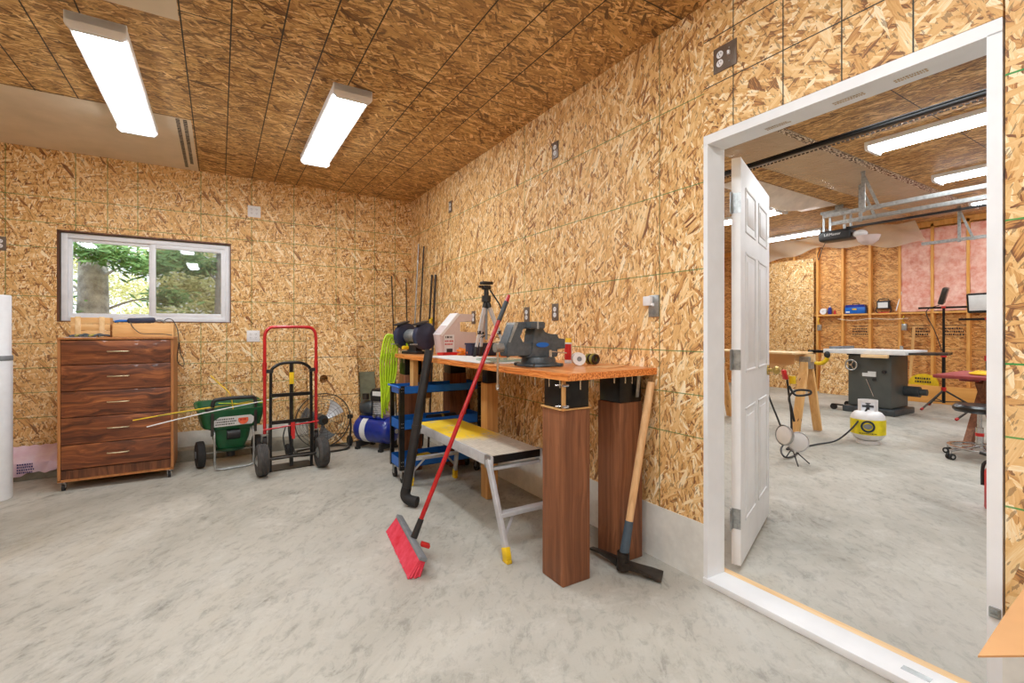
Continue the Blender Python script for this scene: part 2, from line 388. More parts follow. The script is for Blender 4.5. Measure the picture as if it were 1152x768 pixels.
    def build(s, name, m, parent=None, M4=None, world=False, ang=38):
        if M4 is not None: bmesh.ops.transform(s.bm, matrix=M4, verts=s.bm.verts)
        if parent is not None and world:
            root = parent
            while root.parent: root = root.parent
            inv = (Matrix.Translation(root.location) @ root.rotation_euler.to_matrix().to_4x4()).inverted()
            bmesh.ops.transform(s.bm, matrix=inv, verts=s.bm.verts)
        bmesh.ops.recalc_face_normals(s.bm, faces=s.bm.faces)
        for f in s.bm.faces: f.smooth = True
        lim = math.radians(ang)
        for e in s.bm.edges:
            e.smooth = not (len(e.link_faces) == 2 and e.calc_face_angle(0) > lim)
        me = bpy.data.meshes.new(name); s.bm.to_mesh(me); s.bm.free()
        me.materials.append(m)
        o = bpy.data.objects.new(name, me); COL.objects.link(o)
        if parent is not None: o.parent = parent
        return o

def tag(o, label, cat, group=None, kind=None):
    o['label'] = label; o['category'] = cat
    if group: o['group'] = group
    if kind: o['kind'] = kind
    return o
def thing(name, label, cat, loc=(0, 0, 0), rot=(0, 0, 0), group=None):
    o = bpy.data.objects.new(name, None); COL.objects.link(o); o.empty_display_size = .1
    o.location = loc; o.rotation_euler = rot if hasattr(rot, '__len__') else (0, 0, rot)
    return tag(o, label, cat, group)
def struct(name, mb, m, parent=None):
    o = mb.build(name, m, parent)
    if parent is None: o['kind'] = 'structure'
    return o
def single(name, mb, m, loc, label, cat, group=None):
    """one-mesh thing whose geometry is given in world space; origin moved to loc"""
    bmesh.ops.transform(mb.bm, matrix=Matrix.Translation(-V(loc)), verts=mb.bm.verts)
    o = mb.build(name, m); o.location = loc
    return tag(o, label, cat, group)
def dup(root, loc, rot=None, label=None):
    kids = {}
    for o in COL.objects:
        if o.parent: kids.setdefault(o.parent.name, []).append(o)
    def cp(o, par):
        c = o.copy(); COL.objects.link(c)
        if par: c.parent = par
        for k in kids.get(o.name, []): cp(k, c)
        return c
    r = cp(root, None); r.location = loc
    if rot is not None: r.rotation_euler = rot if hasattr(rot, '__len__') else (0, 0, rot)
    if label: r['label'] = label
    return r
def cr(pts, k=6, closed=False):
    pts = [V(p) for p in pts]; out = []; n = len(pts)
    for i in range(n if closed else n-1):
        if closed: a, b_, c, d = pts[i-1], pts[i], pts[(i+1) % n], pts[(i+2) % n]
        else: a, b_, c, d = pts[max(i-1, 0)], pts[i], pts[i+1], pts[min(i+2, n-1)]
        for j in range(k):
            t = j/k
            out.append(.5*((2*b_)+(c-a)*t+(2*a-5*b_+4*c-d)*t*t+(3*b_-a-3*c+d)*t**3))
    if not closed: out.append(pts[-1])
    return out
def circ(c, r, ax='y', n=32, a0=0, a1=2*PI, ry=None):
    out = []; ry = ry or r
    for i in range(n):
        a = a0+(a1-a0)*i/(n if abs(a1-a0-2*PI) < 1e-6 else n-1)
        p, q = r*math.cos(a), ry*math.sin(a)
        out.append(V(c)+V({'x': (0, p, q), 'y': (p, 0, q), 'z': (p, q, 0)}[ax]))
    return out
def strokes(mb, o, u, v, w, h, rows, seed=1, th=.0006, fill=.75):
    """tiny printed lines of unreadable lettering on a label: blocks in rows"""
    rr = random.Random(seed); o, u, v = V(o), V(u).normalized(), V(v).normalized(); nrm = u.cross(v)
    for r_ in range(rows):
        a = 0; rh = h/rows
        while a < w*fill+rr.random()*w*.2:
            l = rh*rr.uniform(.2, .5)
            if a+l > w: break
            mb.prism([(a, r_*rh+rh*.2), (a+l, r_*rh+rh*.2), (a+l, r_*rh+rh*.75), (a, r_*rh+rh*.75)], o, u, v, th)
            a += l+rh*.22
    return mb
def text(s, size, m, parent, o, u, v, th=.0008, name='lettering', align='CENTER'):
    cu = bpy.data.curves.new('t', 'FONT'); cu.body = s; cu.size = size; cu.extrude = th; cu.align_x = align; cu.align_y = 'CENTER'
    ob = bpy.data.objects.new('t', cu); COL.objects.link(ob)
    bpy.context.view_layer.update()
    me = bpy.data.meshes.new_from_object(ob.evaluated_get(bpy.context.evaluated_depsgraph_get()))
    bpy.data.objects.remove(ob)
    u, v = V(u).normalized(), V(v).normalized(); w = u.cross(v)
    mt = Matrix((u, v, w)).transposed().to_4x4(); mt.translation = V(o); me.transform(mt)
    me.materials.clear(); me.materials.append(m); me.name = name
    o2 = bpy.data.objects.new(name, me); COL.objects.link(o2); o2.parent = parent
    return o2

# ================================================================== THE SETTING
WX, BY, CH = 1.959, 5.50, 2.74      # right wall plane, back wall plane, ceiling height
LX, FY = -3.2, -3.2                 # left wall and the wall behind the photographer
GX, GY0, GY1, GH_ = 10.3, -3.2, 7.2, 3.05
struct('floor', MB().bx(LX-.15, GX+.2, FY-.15, GY1+.15, -.12, 0), M['floor'])
# ceilings
struct('ceiling', MB().bx(LX-.15, 2.02, FY-.15, BY+.16, CH, CH+.1), M['osb_ceil'])
struct('ceiling_garage', MB().bx(2.02, GX+.2, GY0-.15, GY1+.15, GH_, GH_+.1), M['osb_gceil'])
# back wall round the window
wx0, wx1, wz0, wz1 = -1.185, .098, 1.275, 2.065
w = MB().bx(LX-.15, wx0, BY, BY+.16, 0, CH).bx(wx1, 2.02, BY, BY+.16, 0, CH).bx(wx0, wx1, BY, BY+.16, 0, wz0).bx(wx0, wx1, BY, BY+.16, wz1, CH)
struct('wall_back', w, M['osb_back'])
# right wall round the doorway
oy0, oy1, oz = .438, 1.45, 2.113
struct('wall_right', MB().bx(WX, 2.083, oy1, BY, 0, CH), M['osb_right'])
struct('wall_right_header', MB().bx(WX, 2.083, oy0, oy1, oz+.004, CH), M['osb_head'])
struct('wall_right_near', MB().bx(WX, 2.083, FY, oy0-.005, 0, CH), M['osb_side'])
struct('wall_garage_near', MB().bx(2.083, 2.098, oy1, GY1, 0, GH_).bx(2.083, 2.098, GY0, oy0, 0, GH_).bx(2.083, 2.098, oy0, oy1, oz, GH_).bx(2.02, 2.083, GY0, BY, CH+.1, GH_).bx(2.0, 2.083, BY+.16, GY1, 0, GH_), M['osb_pale'])
struct('wall_left', MB().bx(LX-.15, LX, FY, BY, 0, CH), M['osb_side'])
struct('wall_front', MB().bx(LX-.15, 2.083, FY-.15, FY, 0, CH), M['osb_plain'])
struct('wall_garage_back', MB().bx(2.0, GX+.2, GY1, GY1+.15, 0, GH_), M['osb_plain'])
struct('wall_garage_front', MB().bx(2.083, GX+.2, GY0-.15, GY0, 0, GH_), M['dirtywhite'])
# far garage wall: sheathing, studs, blocking, pink batts
far = struct('wall_garage_far', MB().bx(GX, GX+.05, GY0, GY1, 0, GH_), M['osb_far'])
SY = [4.94-.452*i for i in range(-4, 18)]
sx0 = GX-.09
for yy in SY: MB().bx(sx0, GX, yy-.02, yy+.02, .04, GH_-.04).build('stud', M['stud'], far)
MB().bx(sx0, GX, GY0, GY1, 0, .04).build('bottom_plate', M['stud'], far)
MB().bx(sx0, GX, GY0, GY1, GH_-.09, GH_).build('top_plate', M['stud'], far)
for i, (a, c_) in enumerate(zip(SY, SY[1:])):
    y1, y0 = a-.02, c_+.02
    MB().bx(sx0-.012, GX, y0+.001, y1-.001, 1.50, 1.53).build('blocking', M['stud'], far)
    if c_ < 3.3:
        def bat(u_, v_, y0=y0, y1=y1, i=i):
            return V((GX-.045-.014*math.sin(v_*9+i)*math.sin(u_*3.1)-.012*math.sin(u_*PI)-.007*math.sin(v_*41+u_*9), y0+.004+(y1-y0-.008)*u_, 1.54+(2.93-1.54)*v_))
        MB().grid(bat, 8, 22, .03).build('insulation_batt', M['ins'], far)
for yy in (3.31, 2.86, 4.22):
    g = MB(); strokes(g, (GX-.002, yy+.13, 1.12), (0, -1, 0), (0, 0, 1), .28, .15, 3, int(yy*10), .002)
    g.bx(GX-.002, GX, yy-.16, yy+.16, 1.29, 1.296).bx(GX-.002, GX, yy-.16, yy+.16, 1.10, 1.106)
    g.build('stamp', M['ink'], far)
# baseboards, curb, trim
struct('baseboard_right', MB().bx(WX-.004, WX+.0, oy1, BY, 0, .278), M['dirtywhite'])
struct('baseboard_near', MB().bx(WX-.004, WX+.0, FY, oy0, 0, .278), M['dirtywhite'])
struct('baseboard_back', MB().grid(lambda u_, v_: V((-1.0+2.95*u_, BY-.004-.05*(1-v_)-.012*math.sin(u_*60)*(1-v_)-.006*math.sin(u_*23+4*v_), .10+.14*v_)), 120, 4, .004), M['filmbase'])
struct('trim_1', MB().bx(LX, WX-.004, 5.275, BY, 0, .105, .008), M['curb'])
# door frame
fr_ = MB().bx(WX-.004, 2.083, oy1-.022, oy1, .03, oz-.04).bx(WX-.004, 2.083, oy0, oy0+.034, .03, oz-.04).bx(WX-.004, 2.083, oy0, oy1, oz-.042, oz)
struct('trim_2', fr_, M['white'])
stp = MB()
for (a, c_) in ((.665, .72), (.86, .93), (1.13, 1.2)): strokes(stp, (2.045 if a > 1 else 2.04, a+.06, oz-.0435), (0, -1, 0), (-1, 0, 0), c_-a+.05, .03, 2, int(a*50), .001)
o_ = stp.build('stamp', mat('faint tan stamp', C(206, 182, 150), .7), bpy.data.objects['trim_2'])
struct('trim_3', MB().bx(WX-.012, 2.083, oy0, oy1, 0.0, .03, .003), M['white'])
struct('trim_4', MB().bx(2.0835, 2.125, oy0-.03, oy1+.03, 0, .028, .003), M['pine_y'])
mk = MB().bx(2.0, 2.03, .62, .7, .0302, .0306)
mk.build('plate', M['zinc'], bpy.data.objects['trim_3'])
st = MB().bx(WX-.012, WX-.004, .441, .466, .345, .375, .002).bx(WX-.018, WX-.012, .445, .462, .352, .358).bx(WX-.018, WX-.012, .445, .462, .364, .37)
st.build('strike_plate', M['zinc'], bpy.data.objects['trim_2'])
for yy, zz in ((1.438, 1.02), (1.438, .62), (1.438, .25)):
    pass
# ceiling moulding shadow gap at top of walls stays open: the boards simply meet.
# ---- door slab, open into the garage
dth = math.atan2(1.755-1.43, 3.0-2.19)
door = thing('door_1', 'white panelled door standing open into the garage', 'door', (2.19, 1.437, 0), (0, 0, dth))
del door['label']; del door['category']; door['kind'] = 'structure'
DW, DT, D0, D1 = .862, .044, .03, 2.055
MB().bx(0, DW, -DT/2+.0, DT/2, D0, D1, .0015).build('slab', M['white'], door)
cols = ((.11, .39), (.475, .755)); rows = ((.22, .80), (.98, 1.60), (1.70, 1.93))
for (a, c_) in cols:
    for (e, g) in rows:
        p = MB()
        for sgn in (-1, 1):
            yy = sgn*(DT/2)
            for (x0, x1, z0, z1) in ((a, c_, e, e+.014), (a, c_, g-.014, g), (a, a+.014, e, g), (c_-.014, c_, e, g)):
                p.bx(x0, x1, yy-.004, yy+.004, z0, z1, .003)
            p.bx(a+.045, c_-.045, yy-.004, yy+.004, e+.045, g-.045, .004)
        p.build('panel_moulding', M['white'], door)
for zz in (.26, 1.05, 1.83):
    h = MB().bx(-.002, 0.0, -DT/2, DT/2-.004, zz-.05, zz+.05).cyl((-.012, DT/2-.002, zz-.052), (-.012, DT/2-.002, zz+.052), .0065, n=12).bx(-.045, -.010, DT/2-.006, DT/2-.003, zz-.05, zz+.05)
    for k in (-.03, 0, .03): h.cyl((-.004, -.012+.012*(k != 0), zz+k), (-.0005, -.012+.012*(k != 0), zz+k), .004, n=8)
    h.build('hinge', M['zinc'], door)
kn = MB()
for sgn in (-1, 1):
    kn.cyl((DW-.065, sgn*DT/2, .95), (DW-.065, sgn*(DT/2+.008), .95), .032).cyl((DW-.065, sgn*(DT/2+.008), .95), (DW-.065, sgn*(DT/2+.035), .95), .011)
    kn.sph((DW-.065, sgn*(DT/2+.05), .95), .027, (1, .8, 1))
kn.build('door_knob', M['brass'], door)

# ---- window
win = bpy.data.objects.new('window_1', None); COL.objects.link(win); win.location = (-.54, 5.56, 1.67); win['kind'] = 'structure'
fy0, fy1 = 5.535, 5.60
W0, W1, Z0, Z1 = -1.165, .09, 1.285, 2.047
def ring(mb, x0, x1, z0, z1, t, ya, yb, bev=.003, tb=None):
    tb = tb or t
    return mb.bx(x0, x0+t, ya, yb, z0, z1, bev).bx(x1-t, x1, ya, yb, z0, z1, bev).bx(x0+t, x1-t, ya, yb, z1-t, z1, bev).bx(x0+t, x1-t, ya, yb, z0, z0+tb, bev)
ring(MB(), W0, W1, Z0, Z1, .042, fy0, fy1).build('window_frame', M['vinyl'], win, world=True)
ring(MB(), W0+.042, -.535, Z0+.042, Z1-.042, .026, fy0+.02, fy1-.006).build('sash', M['vinyl'], win, world=True)
ring(MB(), -.545, W1-.042, Z0+.042, Z1-.042, .036, fy0+.004, fy1-.024).build('sash', M['vinyl'], win, world=True)
MB().bx(W0+.06, -.555, 5.572, 5.575, Z0+.06, Z1-.06).build('pane', M['glass'], win, world=True)
MB().bx(-.515, W1-.07, 5.554, 5.557, Z0+.07, Z1-.07).build('pane', M['glass'], win, world=True)
MB().bx(-.515, W1-.07, 5.590, 5.591, Z0+.07, Z1-.07).build('insect_screen', M['screen'], win, world=True)
rv = MB().bx(wx0-.002, wx0+.012, BY+.002, BY+.15, wz0, wz1).bx(wx1-.008, wx1+.002, BY+.002, BY+.15, wz0, wz1).bx(wx0, wx1, BY+.002, BY+.15, wz1-.012, wz1+.002).bx(wx0, wx1, BY+.002, BY+.15, wz0-.002, wz0+.01)
rv.build('reveal', M['walnut_v'], win, world=True)
# cardboard shim seen at the window's top right
# ---- ceiling wrap patches
def patch(name, pts, zc, m, label, th=.004, sag=0):
    """flat film stapled to the ceiling between four corners"""
    a, b_, c_, d = [V((*p, zc)) for p in pts]
    def f(u_, v_):
        p = (a*(1-u_)+b_*u_)*(1-v_)+(d*(1-u_)+c_*u_)*v_
        p.z -= .003+sag*max(0, math.sin(u_*PI)*math.sin(v_*PI))*(1+.35*math.sin(9*u_+5*v_)); return p
    mb = MB().grid(f, 24, 16, 0)
    cpt = (a+b_+c_+d)/4
    return single(name, mb, m, tuple(cpt), label, 'plastic film')
p1 = patch('ceiling_film', [(-3.1, 4.205), (-.178, 4.205), (-.172, 5.497), (-3.1, 5.497)], CH, M['polycream'], 'cream board wrap stapled along the ceiling above the window')
g = strokes(MB(), (-.195, 4.22, CH-.004), (0, 1, 0), (-1, 0, 0), 1.2, .09, 2, 5, .0012, .85); bmesh.ops.transform(g.bm, matrix=Matrix.Translation(-p1.location), verts=g.bm.verts)
g.build('lettering', M['ink'], p1)
p2 = patch('ceiling_film', [(-1.9, 1.6), (-.172, 1.6), (-.172, 2.893), (-1.9, 2.893)], CH, M['polycream'], 'cream board wrap on the ceiling at the top edge of the photo')
g = strokes(MB(), (-.19, 1.7, CH-.004), (0, 1, 0), (-1, 0, 0), 1.17, .075, 2, 9, .0012, .85); bmesh.ops.transform(g.bm, matrix=Matrix.Translation(-p2.location), verts=g.bm.verts)
g.build('lettering', M['ink'], p2)

# ---- ceiling light fixtures
def fixture(name, label, loc, L, Wd, group):
    t = thing(name, label, 'ceiling light', loc, 0, group)
    MB().bx(-Wd/2, Wd/2, -L/2, L/2, -.046, -.0005, .003).build('housing', M['white'], t)
    prof = [(-Wd/2+.014, -.0465)]+[(-(Wd/2-.014)*math.cos(a), -.0465-.030*math.sin(a)) for a in [PI*k/12 for k in range(1, 12)]]+[(Wd/2-.014, -.0465)]
    mb = MB()
    rings = [[mb.bm.verts.new((x, yy, z)) for x, z in prof] for yy in (-L/2+.03, L/2-.03)]
    for k in range(len(prof)-1): mb.bm.faces.new((rings[0][k], rings[0][k+1], rings[1][k+1], rings[1][k]))
    mb.build('diffuser', M['light'], t, ang=80)
    for sgn in (-1, 1):
        yy = sgn*(L/2-.03)
        e = MB().prism([(-Wd/2-.002, -.002), (Wd/2+.002, -.002), (Wd/2+.002, -.06), (Wd/2-.02, -.082), (-Wd/2+.02, -.082), (-Wd/2-.002, -.06)], (0, yy if sgn > 0 else yy-.03+.0, 0), (1, 0, 0), (0, 0, 1), -.03 if sgn > 0 else -.03)
        e.build('end_cap', M['white'], t)
    return t
FW = .235
f0 = fixture('ceiling_light', 'lit white wraparound ceiling light nearest the left wall', (-.52, 3.79, CH), 1.43, FW, 'workshop ceiling lights')
dup(f0, (.722, 3.81, CH), 0, 'lit white wraparound ceiling light in the middle above the hand truck')
for i, (x, y) in enumerate(((-.52, .75), (.722, .75), (-.52, -1.9), (.722, -1.9), (-1.95, 3.79-.6), (-1.95, .75))):
    if (x, y) == (-1.95, 3.19): continue
    dup(f0, (x, y, CH), 0, 'ceiling light behind the photographer')
g0 = fixture('garage_light', 'nearest strip light seen through the doorway, cut off by its right jamb', (5.55, 1.56, GH_), 1.24, .30, 'garage ceiling lights')
for (x, y, l) in ((7.36, 1.60, 'middle strip light cut by the right jamb, above the door track'), (9.2, 1.75, 'farthest small strip light beside the right jamb'), (9.3, 4.98, 'strip light behind the garage door opener'), (7.18, 4.58, 'strip light seen just past the open door edge'), (5.5, 4.5, 'garage strip light hidden by the wall'), (3.5, 1.4, 'garage strip light above the door header'), (3.6, 4.5, 'garage strip light behind the right wall'), (5.5, -1.2, 'garage strip light right of the doorway'), (8.5, -1.2, 'far garage strip light right of the doorway')):
    dup(g0, (x, y, GH_), 0, l)

# ---- switch and outlet plates
def outlet(label, pm, loc, rz, gangs=1, kinds=('o',), group=None):
    t = thing('outlet' if 'o' in kinds else 'light_switch', label, 'outlet' if 'o' in kinds else 'switch', loc, rz, group)
    wd = .07+.046*(gangs-1)
    MB().bx(-wd/2, wd/2, -.006, 0, -.0575, .0575, .002).build('cover_plate', M[pm], t)
    for i, k in enumerate(kinds):
        x = (i-(gangs-1)/2)*.046
        if k == 'o':
            r = MB()
            for zz in (-.0195, .0195): r.cyl((x, -.0085, zz), (x, -.005, zz), .0165, n=20)
            rc = r.build('receptacle', M['whitepl'], t)
            s_ = MB()
            for zz in (-.0195, .0195): s_.bx(x-.0075, x-.005, -.0092, -.008, zz-.001, zz+.009).bx(x+.005, x+.0075, -.0092, -.008, zz, zz+.008).cyl((x, -.0092, zz-.008), (x, -.008, zz-.008), .0025, n=8)
            s_.build('slot', M['ink'], rc)
        else:
            MB().bx(x-.005, x+.005, -.016, -.005, -.002, .016, .001).build('toggle', M['whitepl'], t)
            MB().cyl((x, -.0075, .03), (x, -.005, .03), .003, n=8).cyl((x, -.0075, -.03), (x, -.005, -.03), .003, n=8).build('screw', M['zinc'], t)
    return t
outlet('white two-gang cover plate high on the back wall', 'whitepl', (.30, BY, 2.41), 0, 2, ('o', 'o'))
outlet('white two-gang outlet low on the back wall above the green spreader', 'whitepl', (.292, BY, 1.145), 0, 2, ('o', 'o'))
outlet('dark outlet plate at the left edge of the photo', 'plate', (-1.525, BY, 1.91), 0, 1, ('o',))
RZ = -PI/2   # faces -X
RW = PI*1.5
def ro(y, z, label, pm='plate', g=1, k=('o',)): return outlet(label, pm, (WX, y, z), RW, g, k)
ro(4.358, 2.43, 'small outlet high on the right wall nearest the corner')
ro(2.622, 2.43, 'outlet high on the right wall nearer the doorway')
ro(3.852, 1.319, 'bench-height outlet beside the white jug and tripod')
ro(2.976, 1.316, 'outlet behind the top of the vise jaw')
ro(2.622, 1.324, 'outlet right of the vise above the caulk tube')
t = ro(1.754, 1.326, 'light metal plate with flipped cover beside the door side seam', 'zinc', 1, ('s',))
MB().bx(-.052, -.002, -.03, -.006, .002, .052, .003).build('cover_flap', M['whitepl'], t)
ro(1.338, 2.438, 'large bronze two-gang outlet and switch plate above the doorway', 'plate', 2, ('o', 's'))

# ================================================================== LEFT SIDE
# dresser on casters
cab = thing('rolling_dresser', 'walnut five-drawer dresser on casters under the window', 'dresser', (-.672, 4.765, 0))
cx0, cx1, cd = -.352, .352, .44
b_ = MB().bx(cx0, cx0+.018, 0, cd, .075, 1.13).bx(cx1-.018, cx1, 0, cd, .075, 1.13).bx(cx0, cx1, -.008, cd, 1.13, 1.146, .002).bx(cx0, cx1, 0, cd, .068, .084).bx(cx0+.018, cx1-.018, cd-.012, cd, .084, 1.13)
b_.build('body', M['edge'], cab)
zs = [.158, .342, .545, .742, .940, 1.126]
for i in range(5):
    lo, hi = zs[i]+.0025, zs[i+1]-.0025
    d = MB().bx(cx0+.020, cx1-.020, -.001, .017, lo, hi, .0015)
    d.bx(cx0+.04, cx1-.04, .017, cd-.03, lo+.02, hi-.03)
    dr = d.build('drawer', M['walnut'], cab)
    zc = (lo+hi)/2+.005
    MB().tube(cr([(-.065, -.001, zc), (-.06, -.014, zc), (-.02, -.02, zc), (.02, -.02, zc), (.06, -.014, zc), (.065, -.001, zc)], 4), .0045, 8).build('handle', mat('brushed brass', C(214, 196, 160), .3, .7) if i == 0 else bpy.data.materials['brushed brass'], dr)
MB().bx(cx0+.018, cx1-.018, .012, .028, .084, .152).build('toe_panel', M['walnut_v'], cab)
for (x, y) in ((cx0+.03, .045), (cx1-.03, .045), (cx0+.03, cd-.05), (cx1-.03, cd-.05)):
    c_ = MB().bx(x-.024, x+.024, y-.024, y+.024, .064, .068).bx(x-.014, x-.011, y-.026, y+.012, .022, .066).bx(x+.011, x+.014, y-.026, y+.012, .022, .066).cyl((x, y, .055), (x, y, .066), .014)
    k = c_.build('caster', M['chrome'], cab)
    MB().cyl((x-.0095, y-.014, .0235), (x+.0095, y-.014, .0235), .0235, n=24).build('wheel', M['rubberdark'], k)
# things on the dresser
ZT = 1.1465
cr8 = thing('wooden_crate', 'small pale slatted crate at the left of the dresser top', 'crate', (-.875, 5.05, ZT))
s_ = MB()
for i in range(3):
    z0 = .004+i*.052
    s_.bx(-.12, .12, -.062, -.054, z0, z0+.048, .001).bx(-.12, .12, .054, .062, z0, z0+.048, .001).bx(-.12, -.112, -.054, .054, z0, z0+.048).bx(.112, .12, -.054, .054, z0, z0+.048)
s_.bx(-.112, .112, -.054, .054, 0, .008)
s_.build('slats', M['pine_x'], cr8)
for x in (-.075, .07): MB().bx(x-.017, x+.017, -.071, -.0622, 0, .162, .001).build('batten', M['pine_y'], cr8)
bx_ = thing('drawer_box', 'shallow tan wooden box at the right of the dresser top', 'box', (-.532, 5.06, ZT))
MB().bx(-.2, .2, -.13, -.118, 0, .112, .001).bx(-.2, .2, .118, .13, 0, .112, .001).bx(-.2, -.188, -.118, .118, 0, .112).bx(.188, .2, -.118, .118, 0, .112).bx(-.188, .188, -.118, .118, 0, .008).build('sides', M['pine_x'], bx_)
MB().bx(-.19, .19, -.117, .117, .104, .1118).build('lid', M['pine_y'], bx_)
ch = thing('battery_charger', 'black power tool charger lying on the tan wooden box', 'charger', (-.555, 5.02, ZT+.113))
MB().box((0, 0, .024), (.185, .09, .044), (0, -.05, .08), .014, 3).build('case', M['purple'], ch)
MB().tube(cr([(-.08, 0, .02), (-.11, -.02, .02), (-.145, -.03, .018), (-.17, -.02, .012)]), .010, 10).build('blue_handle', M['blue'], ch)
MB().tube(cr([(.09, 0, .02), (.12, 0, .028), (.165, -.01, .012)]), .008, 8).build('tube', M['greyband'], ch)
cd_ = MB().tube(cr([(-.40, 5.0, 1.285), (-.37, 4.97, 1.30), (-.33, 4.9, 1.28), (-.298, 4.85, 1.20), (-.290, 4.84, 1.10), (-.300, 4.85, .99), (-.295, 4.86, .93), (-.262, 4.88, .90), (-.258, 4.9, .94), (-.285, 4.9, 1.02), (-.287, 4.88, 1.10)], 8), .0035, 8)
single('black_cord', cd_, M['black'], (-.29, 4.85, .90), 'thin black cord hanging down the right side of the dresser', 'cord')
c2 = MB().tube(cr([(-.62, 4.94, 1.27), (-.60, 4.915, 1.225), (-.55, 4.905, 1.178), (-.48, 4.905, 1.172), (-.40, 4.90, 1.170), (-.34, 4.89, 1.160)], 8), .003, 8)
single('cord', c2, M['black'], (-.48, 4.905, 1.15), 'thin black cord lying against the front of the tan wooden box', 'cord')
pg = thing('work_gloves', 'grey and yellow work gloves lying on papers on the dresser', 'gloves', (-.88, 4.86, ZT+.004))
for k in range(7):
    a = -.09+.028*k
    MB().tube(cr([(a, -.03+.01*(k % 2), .006), (a+.03, -.005, .012+.004*(k % 3)), (a+.06, .025, .008)], 5), .0075, 8).build('finger', M['olive' if k % 3 == 1 else 'greydk'], pg)
MB().box((-.02, .02, .008), (.13, .06, .014), (0, 0, .2), .006).build('palm', M['greydk'], pg)
single('paper_sheet', MB().box((-.905, 4.84, ZT+.0012), (.18, .11, .002), (0, 0, .15)), M['paper'], (-.905, 4.84, ZT), 'white paper under the gloves on the dresser', 'paper')

# plastic wrapped tube at the left edge
tb = thing('wrapped_tube', 'tall white wrapped tube standing at the left edge of the photo', 'tube', (-1.365, 4.79, 0))
MB().lathe([(0, 0), (.093, 0), (.098, .01), (.098, .98), (.096, 1.0), (.096, 1.02), (.092, 1.03), (.092, 1.445), (.088, 1.45), (0, 1.45)], n=48).build('tube_body', M['vinyl'], tb)
MB().lathe([(.099, .985), (.1005, .988), (.1005, 1.018), (.099, 1.02)], n=48).build('band', M['greyband'], tb)
# pink film
def pf(u_, v_):
    x = -1.49+.62*u_
    if v_ < .45: yy, zz = BY-.012-(.02+.19*v_/.45), .245-.09*(v_/.45)
    else: yy, zz = 5.262-.012*math.sin(14*u_), .15-.115*((v_-.45)/.55)*(1-.55*u_)
    yy = min(yy, 5.46)
    return V((x, yy-.012*math.sin(x*48+v_*7)*v_-.006, zz+.010*math.sin(x*37+v_*5)*v_+.004*math.sin(x*90)))
pk = MB().grid(pf, 48, 18, .003)
pk_o = single('pink_wrap', pk, M['pinkfilm'], (-1.2, 5.25, .03), 'crumpled pink foam wrap hanging over the concrete curb left of the dresser', 'plastic wrap')
g = strokes(MB(), (-1.36, 5.2345, .065), (1, 0, 0), (0, 0, 1), .1, .085, 4, 3, .003); bmesh.ops.transform(g.bm, matrix=Matrix.Translation(-pk_o.location), verts=g.bm.verts); g.build('lettering', M['inkblue'], pk_o)

# ---- broadcast spreader
sp = thing('broadcast_spreader', 'dark green broadcast spreader with folded black handle against the back wall', 'spreader', (.085, 4.97, 0), (0, 0, .16))
def rrect(w_, d_, z, r=.03, n=6):
    out = []
    for (sx_, sy_, a0) in ((1, 1, 0), (-1, 1, PI/2), (-1, -1, PI), (1, -1, 1.5*PI)):
        for k in range(n+1):
            a = a0+PI/2*k/n; out.append(V((sx_*(w_/2-r)+r*math.cos(a), sy_*(d_/2-r)+r*math.sin(a), z)))
    return out
def loft(mb, rings, cap0=True, cap1=True):
    R_ = [[mb.bm.verts.new(p) for p in r] for r in rings]; n = len(R_[0])
    for A, B in zip(R_, R_[1:]):
        for k in range(n): mb.bm.faces.new((A[k], A[(k+1) % n], B[(k+1) % n], B[k]))
    if cap0: mb.bm.faces.new(R_[0][::-1])
    if cap1: mb.bm.faces.new(R_[-1])
    return mb
hp = loft(MB(), [rrect(.20, .16, .16, .05), rrect(.27, .20, .24, .06), rrect(.30, .22, .33, .06), rrect(.44, .28, .36, .06), rrect(.49, .31, .46, .06), rrect(.53, .35, .50, .06), rrect(.53, .35, .515, .06), rrect(.49, .31, .515, .05), rrect(.46, .28, .48, .05), rrect(.40, .22, .40, .05)])
def tilt(v): v.z += .055*max(0, (v.y)/.175)*max(0, (v.z-.33)/.18)
for v in hp.bm.verts: tilt(v.co)
hop = hp.build('hopper', M['green'], sp)
MB().prism([(-.155, .012), (.14, .012), (.17, .06), (.13, .095), (-.11, .095), (-.17, .055)], (0, -.1405, .36), (1, 0, 0), (0, -.15, 1), .004).build('label_plate', M['paper'], hop)
MB().cyl((.07, -.158, .418), (.07, -.149, .4165), .040, n=24).build('sticker', M['orangered'], hop)
g = strokes(MB(), (-.14, -.1475, .38), (1, 0, 0), (0, -.15, 1), .17, .065, 3, 11, .0015); g.build('lettering', M['ink'], hop)
g = strokes(MB(), (.045, -.1585, .405), (1, 0, 0), (0, -.15, 1), .05, .03, 1, 12, .0015); g.build('lettering', M['redink'], hop)
MB().lathe([(.05, .135), (.11, .14), (.12, .15), (.12, .165), (.05, .17)], n=28).build('spinner_plate', M['greend'], sp)
MB().cyl((-.05, -.10, .29), (.05, -.10, .29), .045, n=24).build('vent', M['black'], sp)
MB().cyl((0, 0, .08), (0, 0, .14), .035).build('gearbox', M['black'], sp)
MB().cyl((-.24, .05, .115), (.24, .05, .115), .007, n=12).build('axle', M['zinc'], sp)
for sgn in (-1, 1):
    x = sgn*.225
    k = MB().lathe([(.03, -.032), (.095, -.032), (.112, -.026), (.115, 0), (.112, .026), (.095, .032), (.03, .032)], (x, .05, .115), (1, 0, 0), 32).build('wheel', M['rubberdark'], sp)
    MB().cyl((x-.036, .05, .115), (x+.036, .05, .115), .03).build('hub', M['greyband'], k)
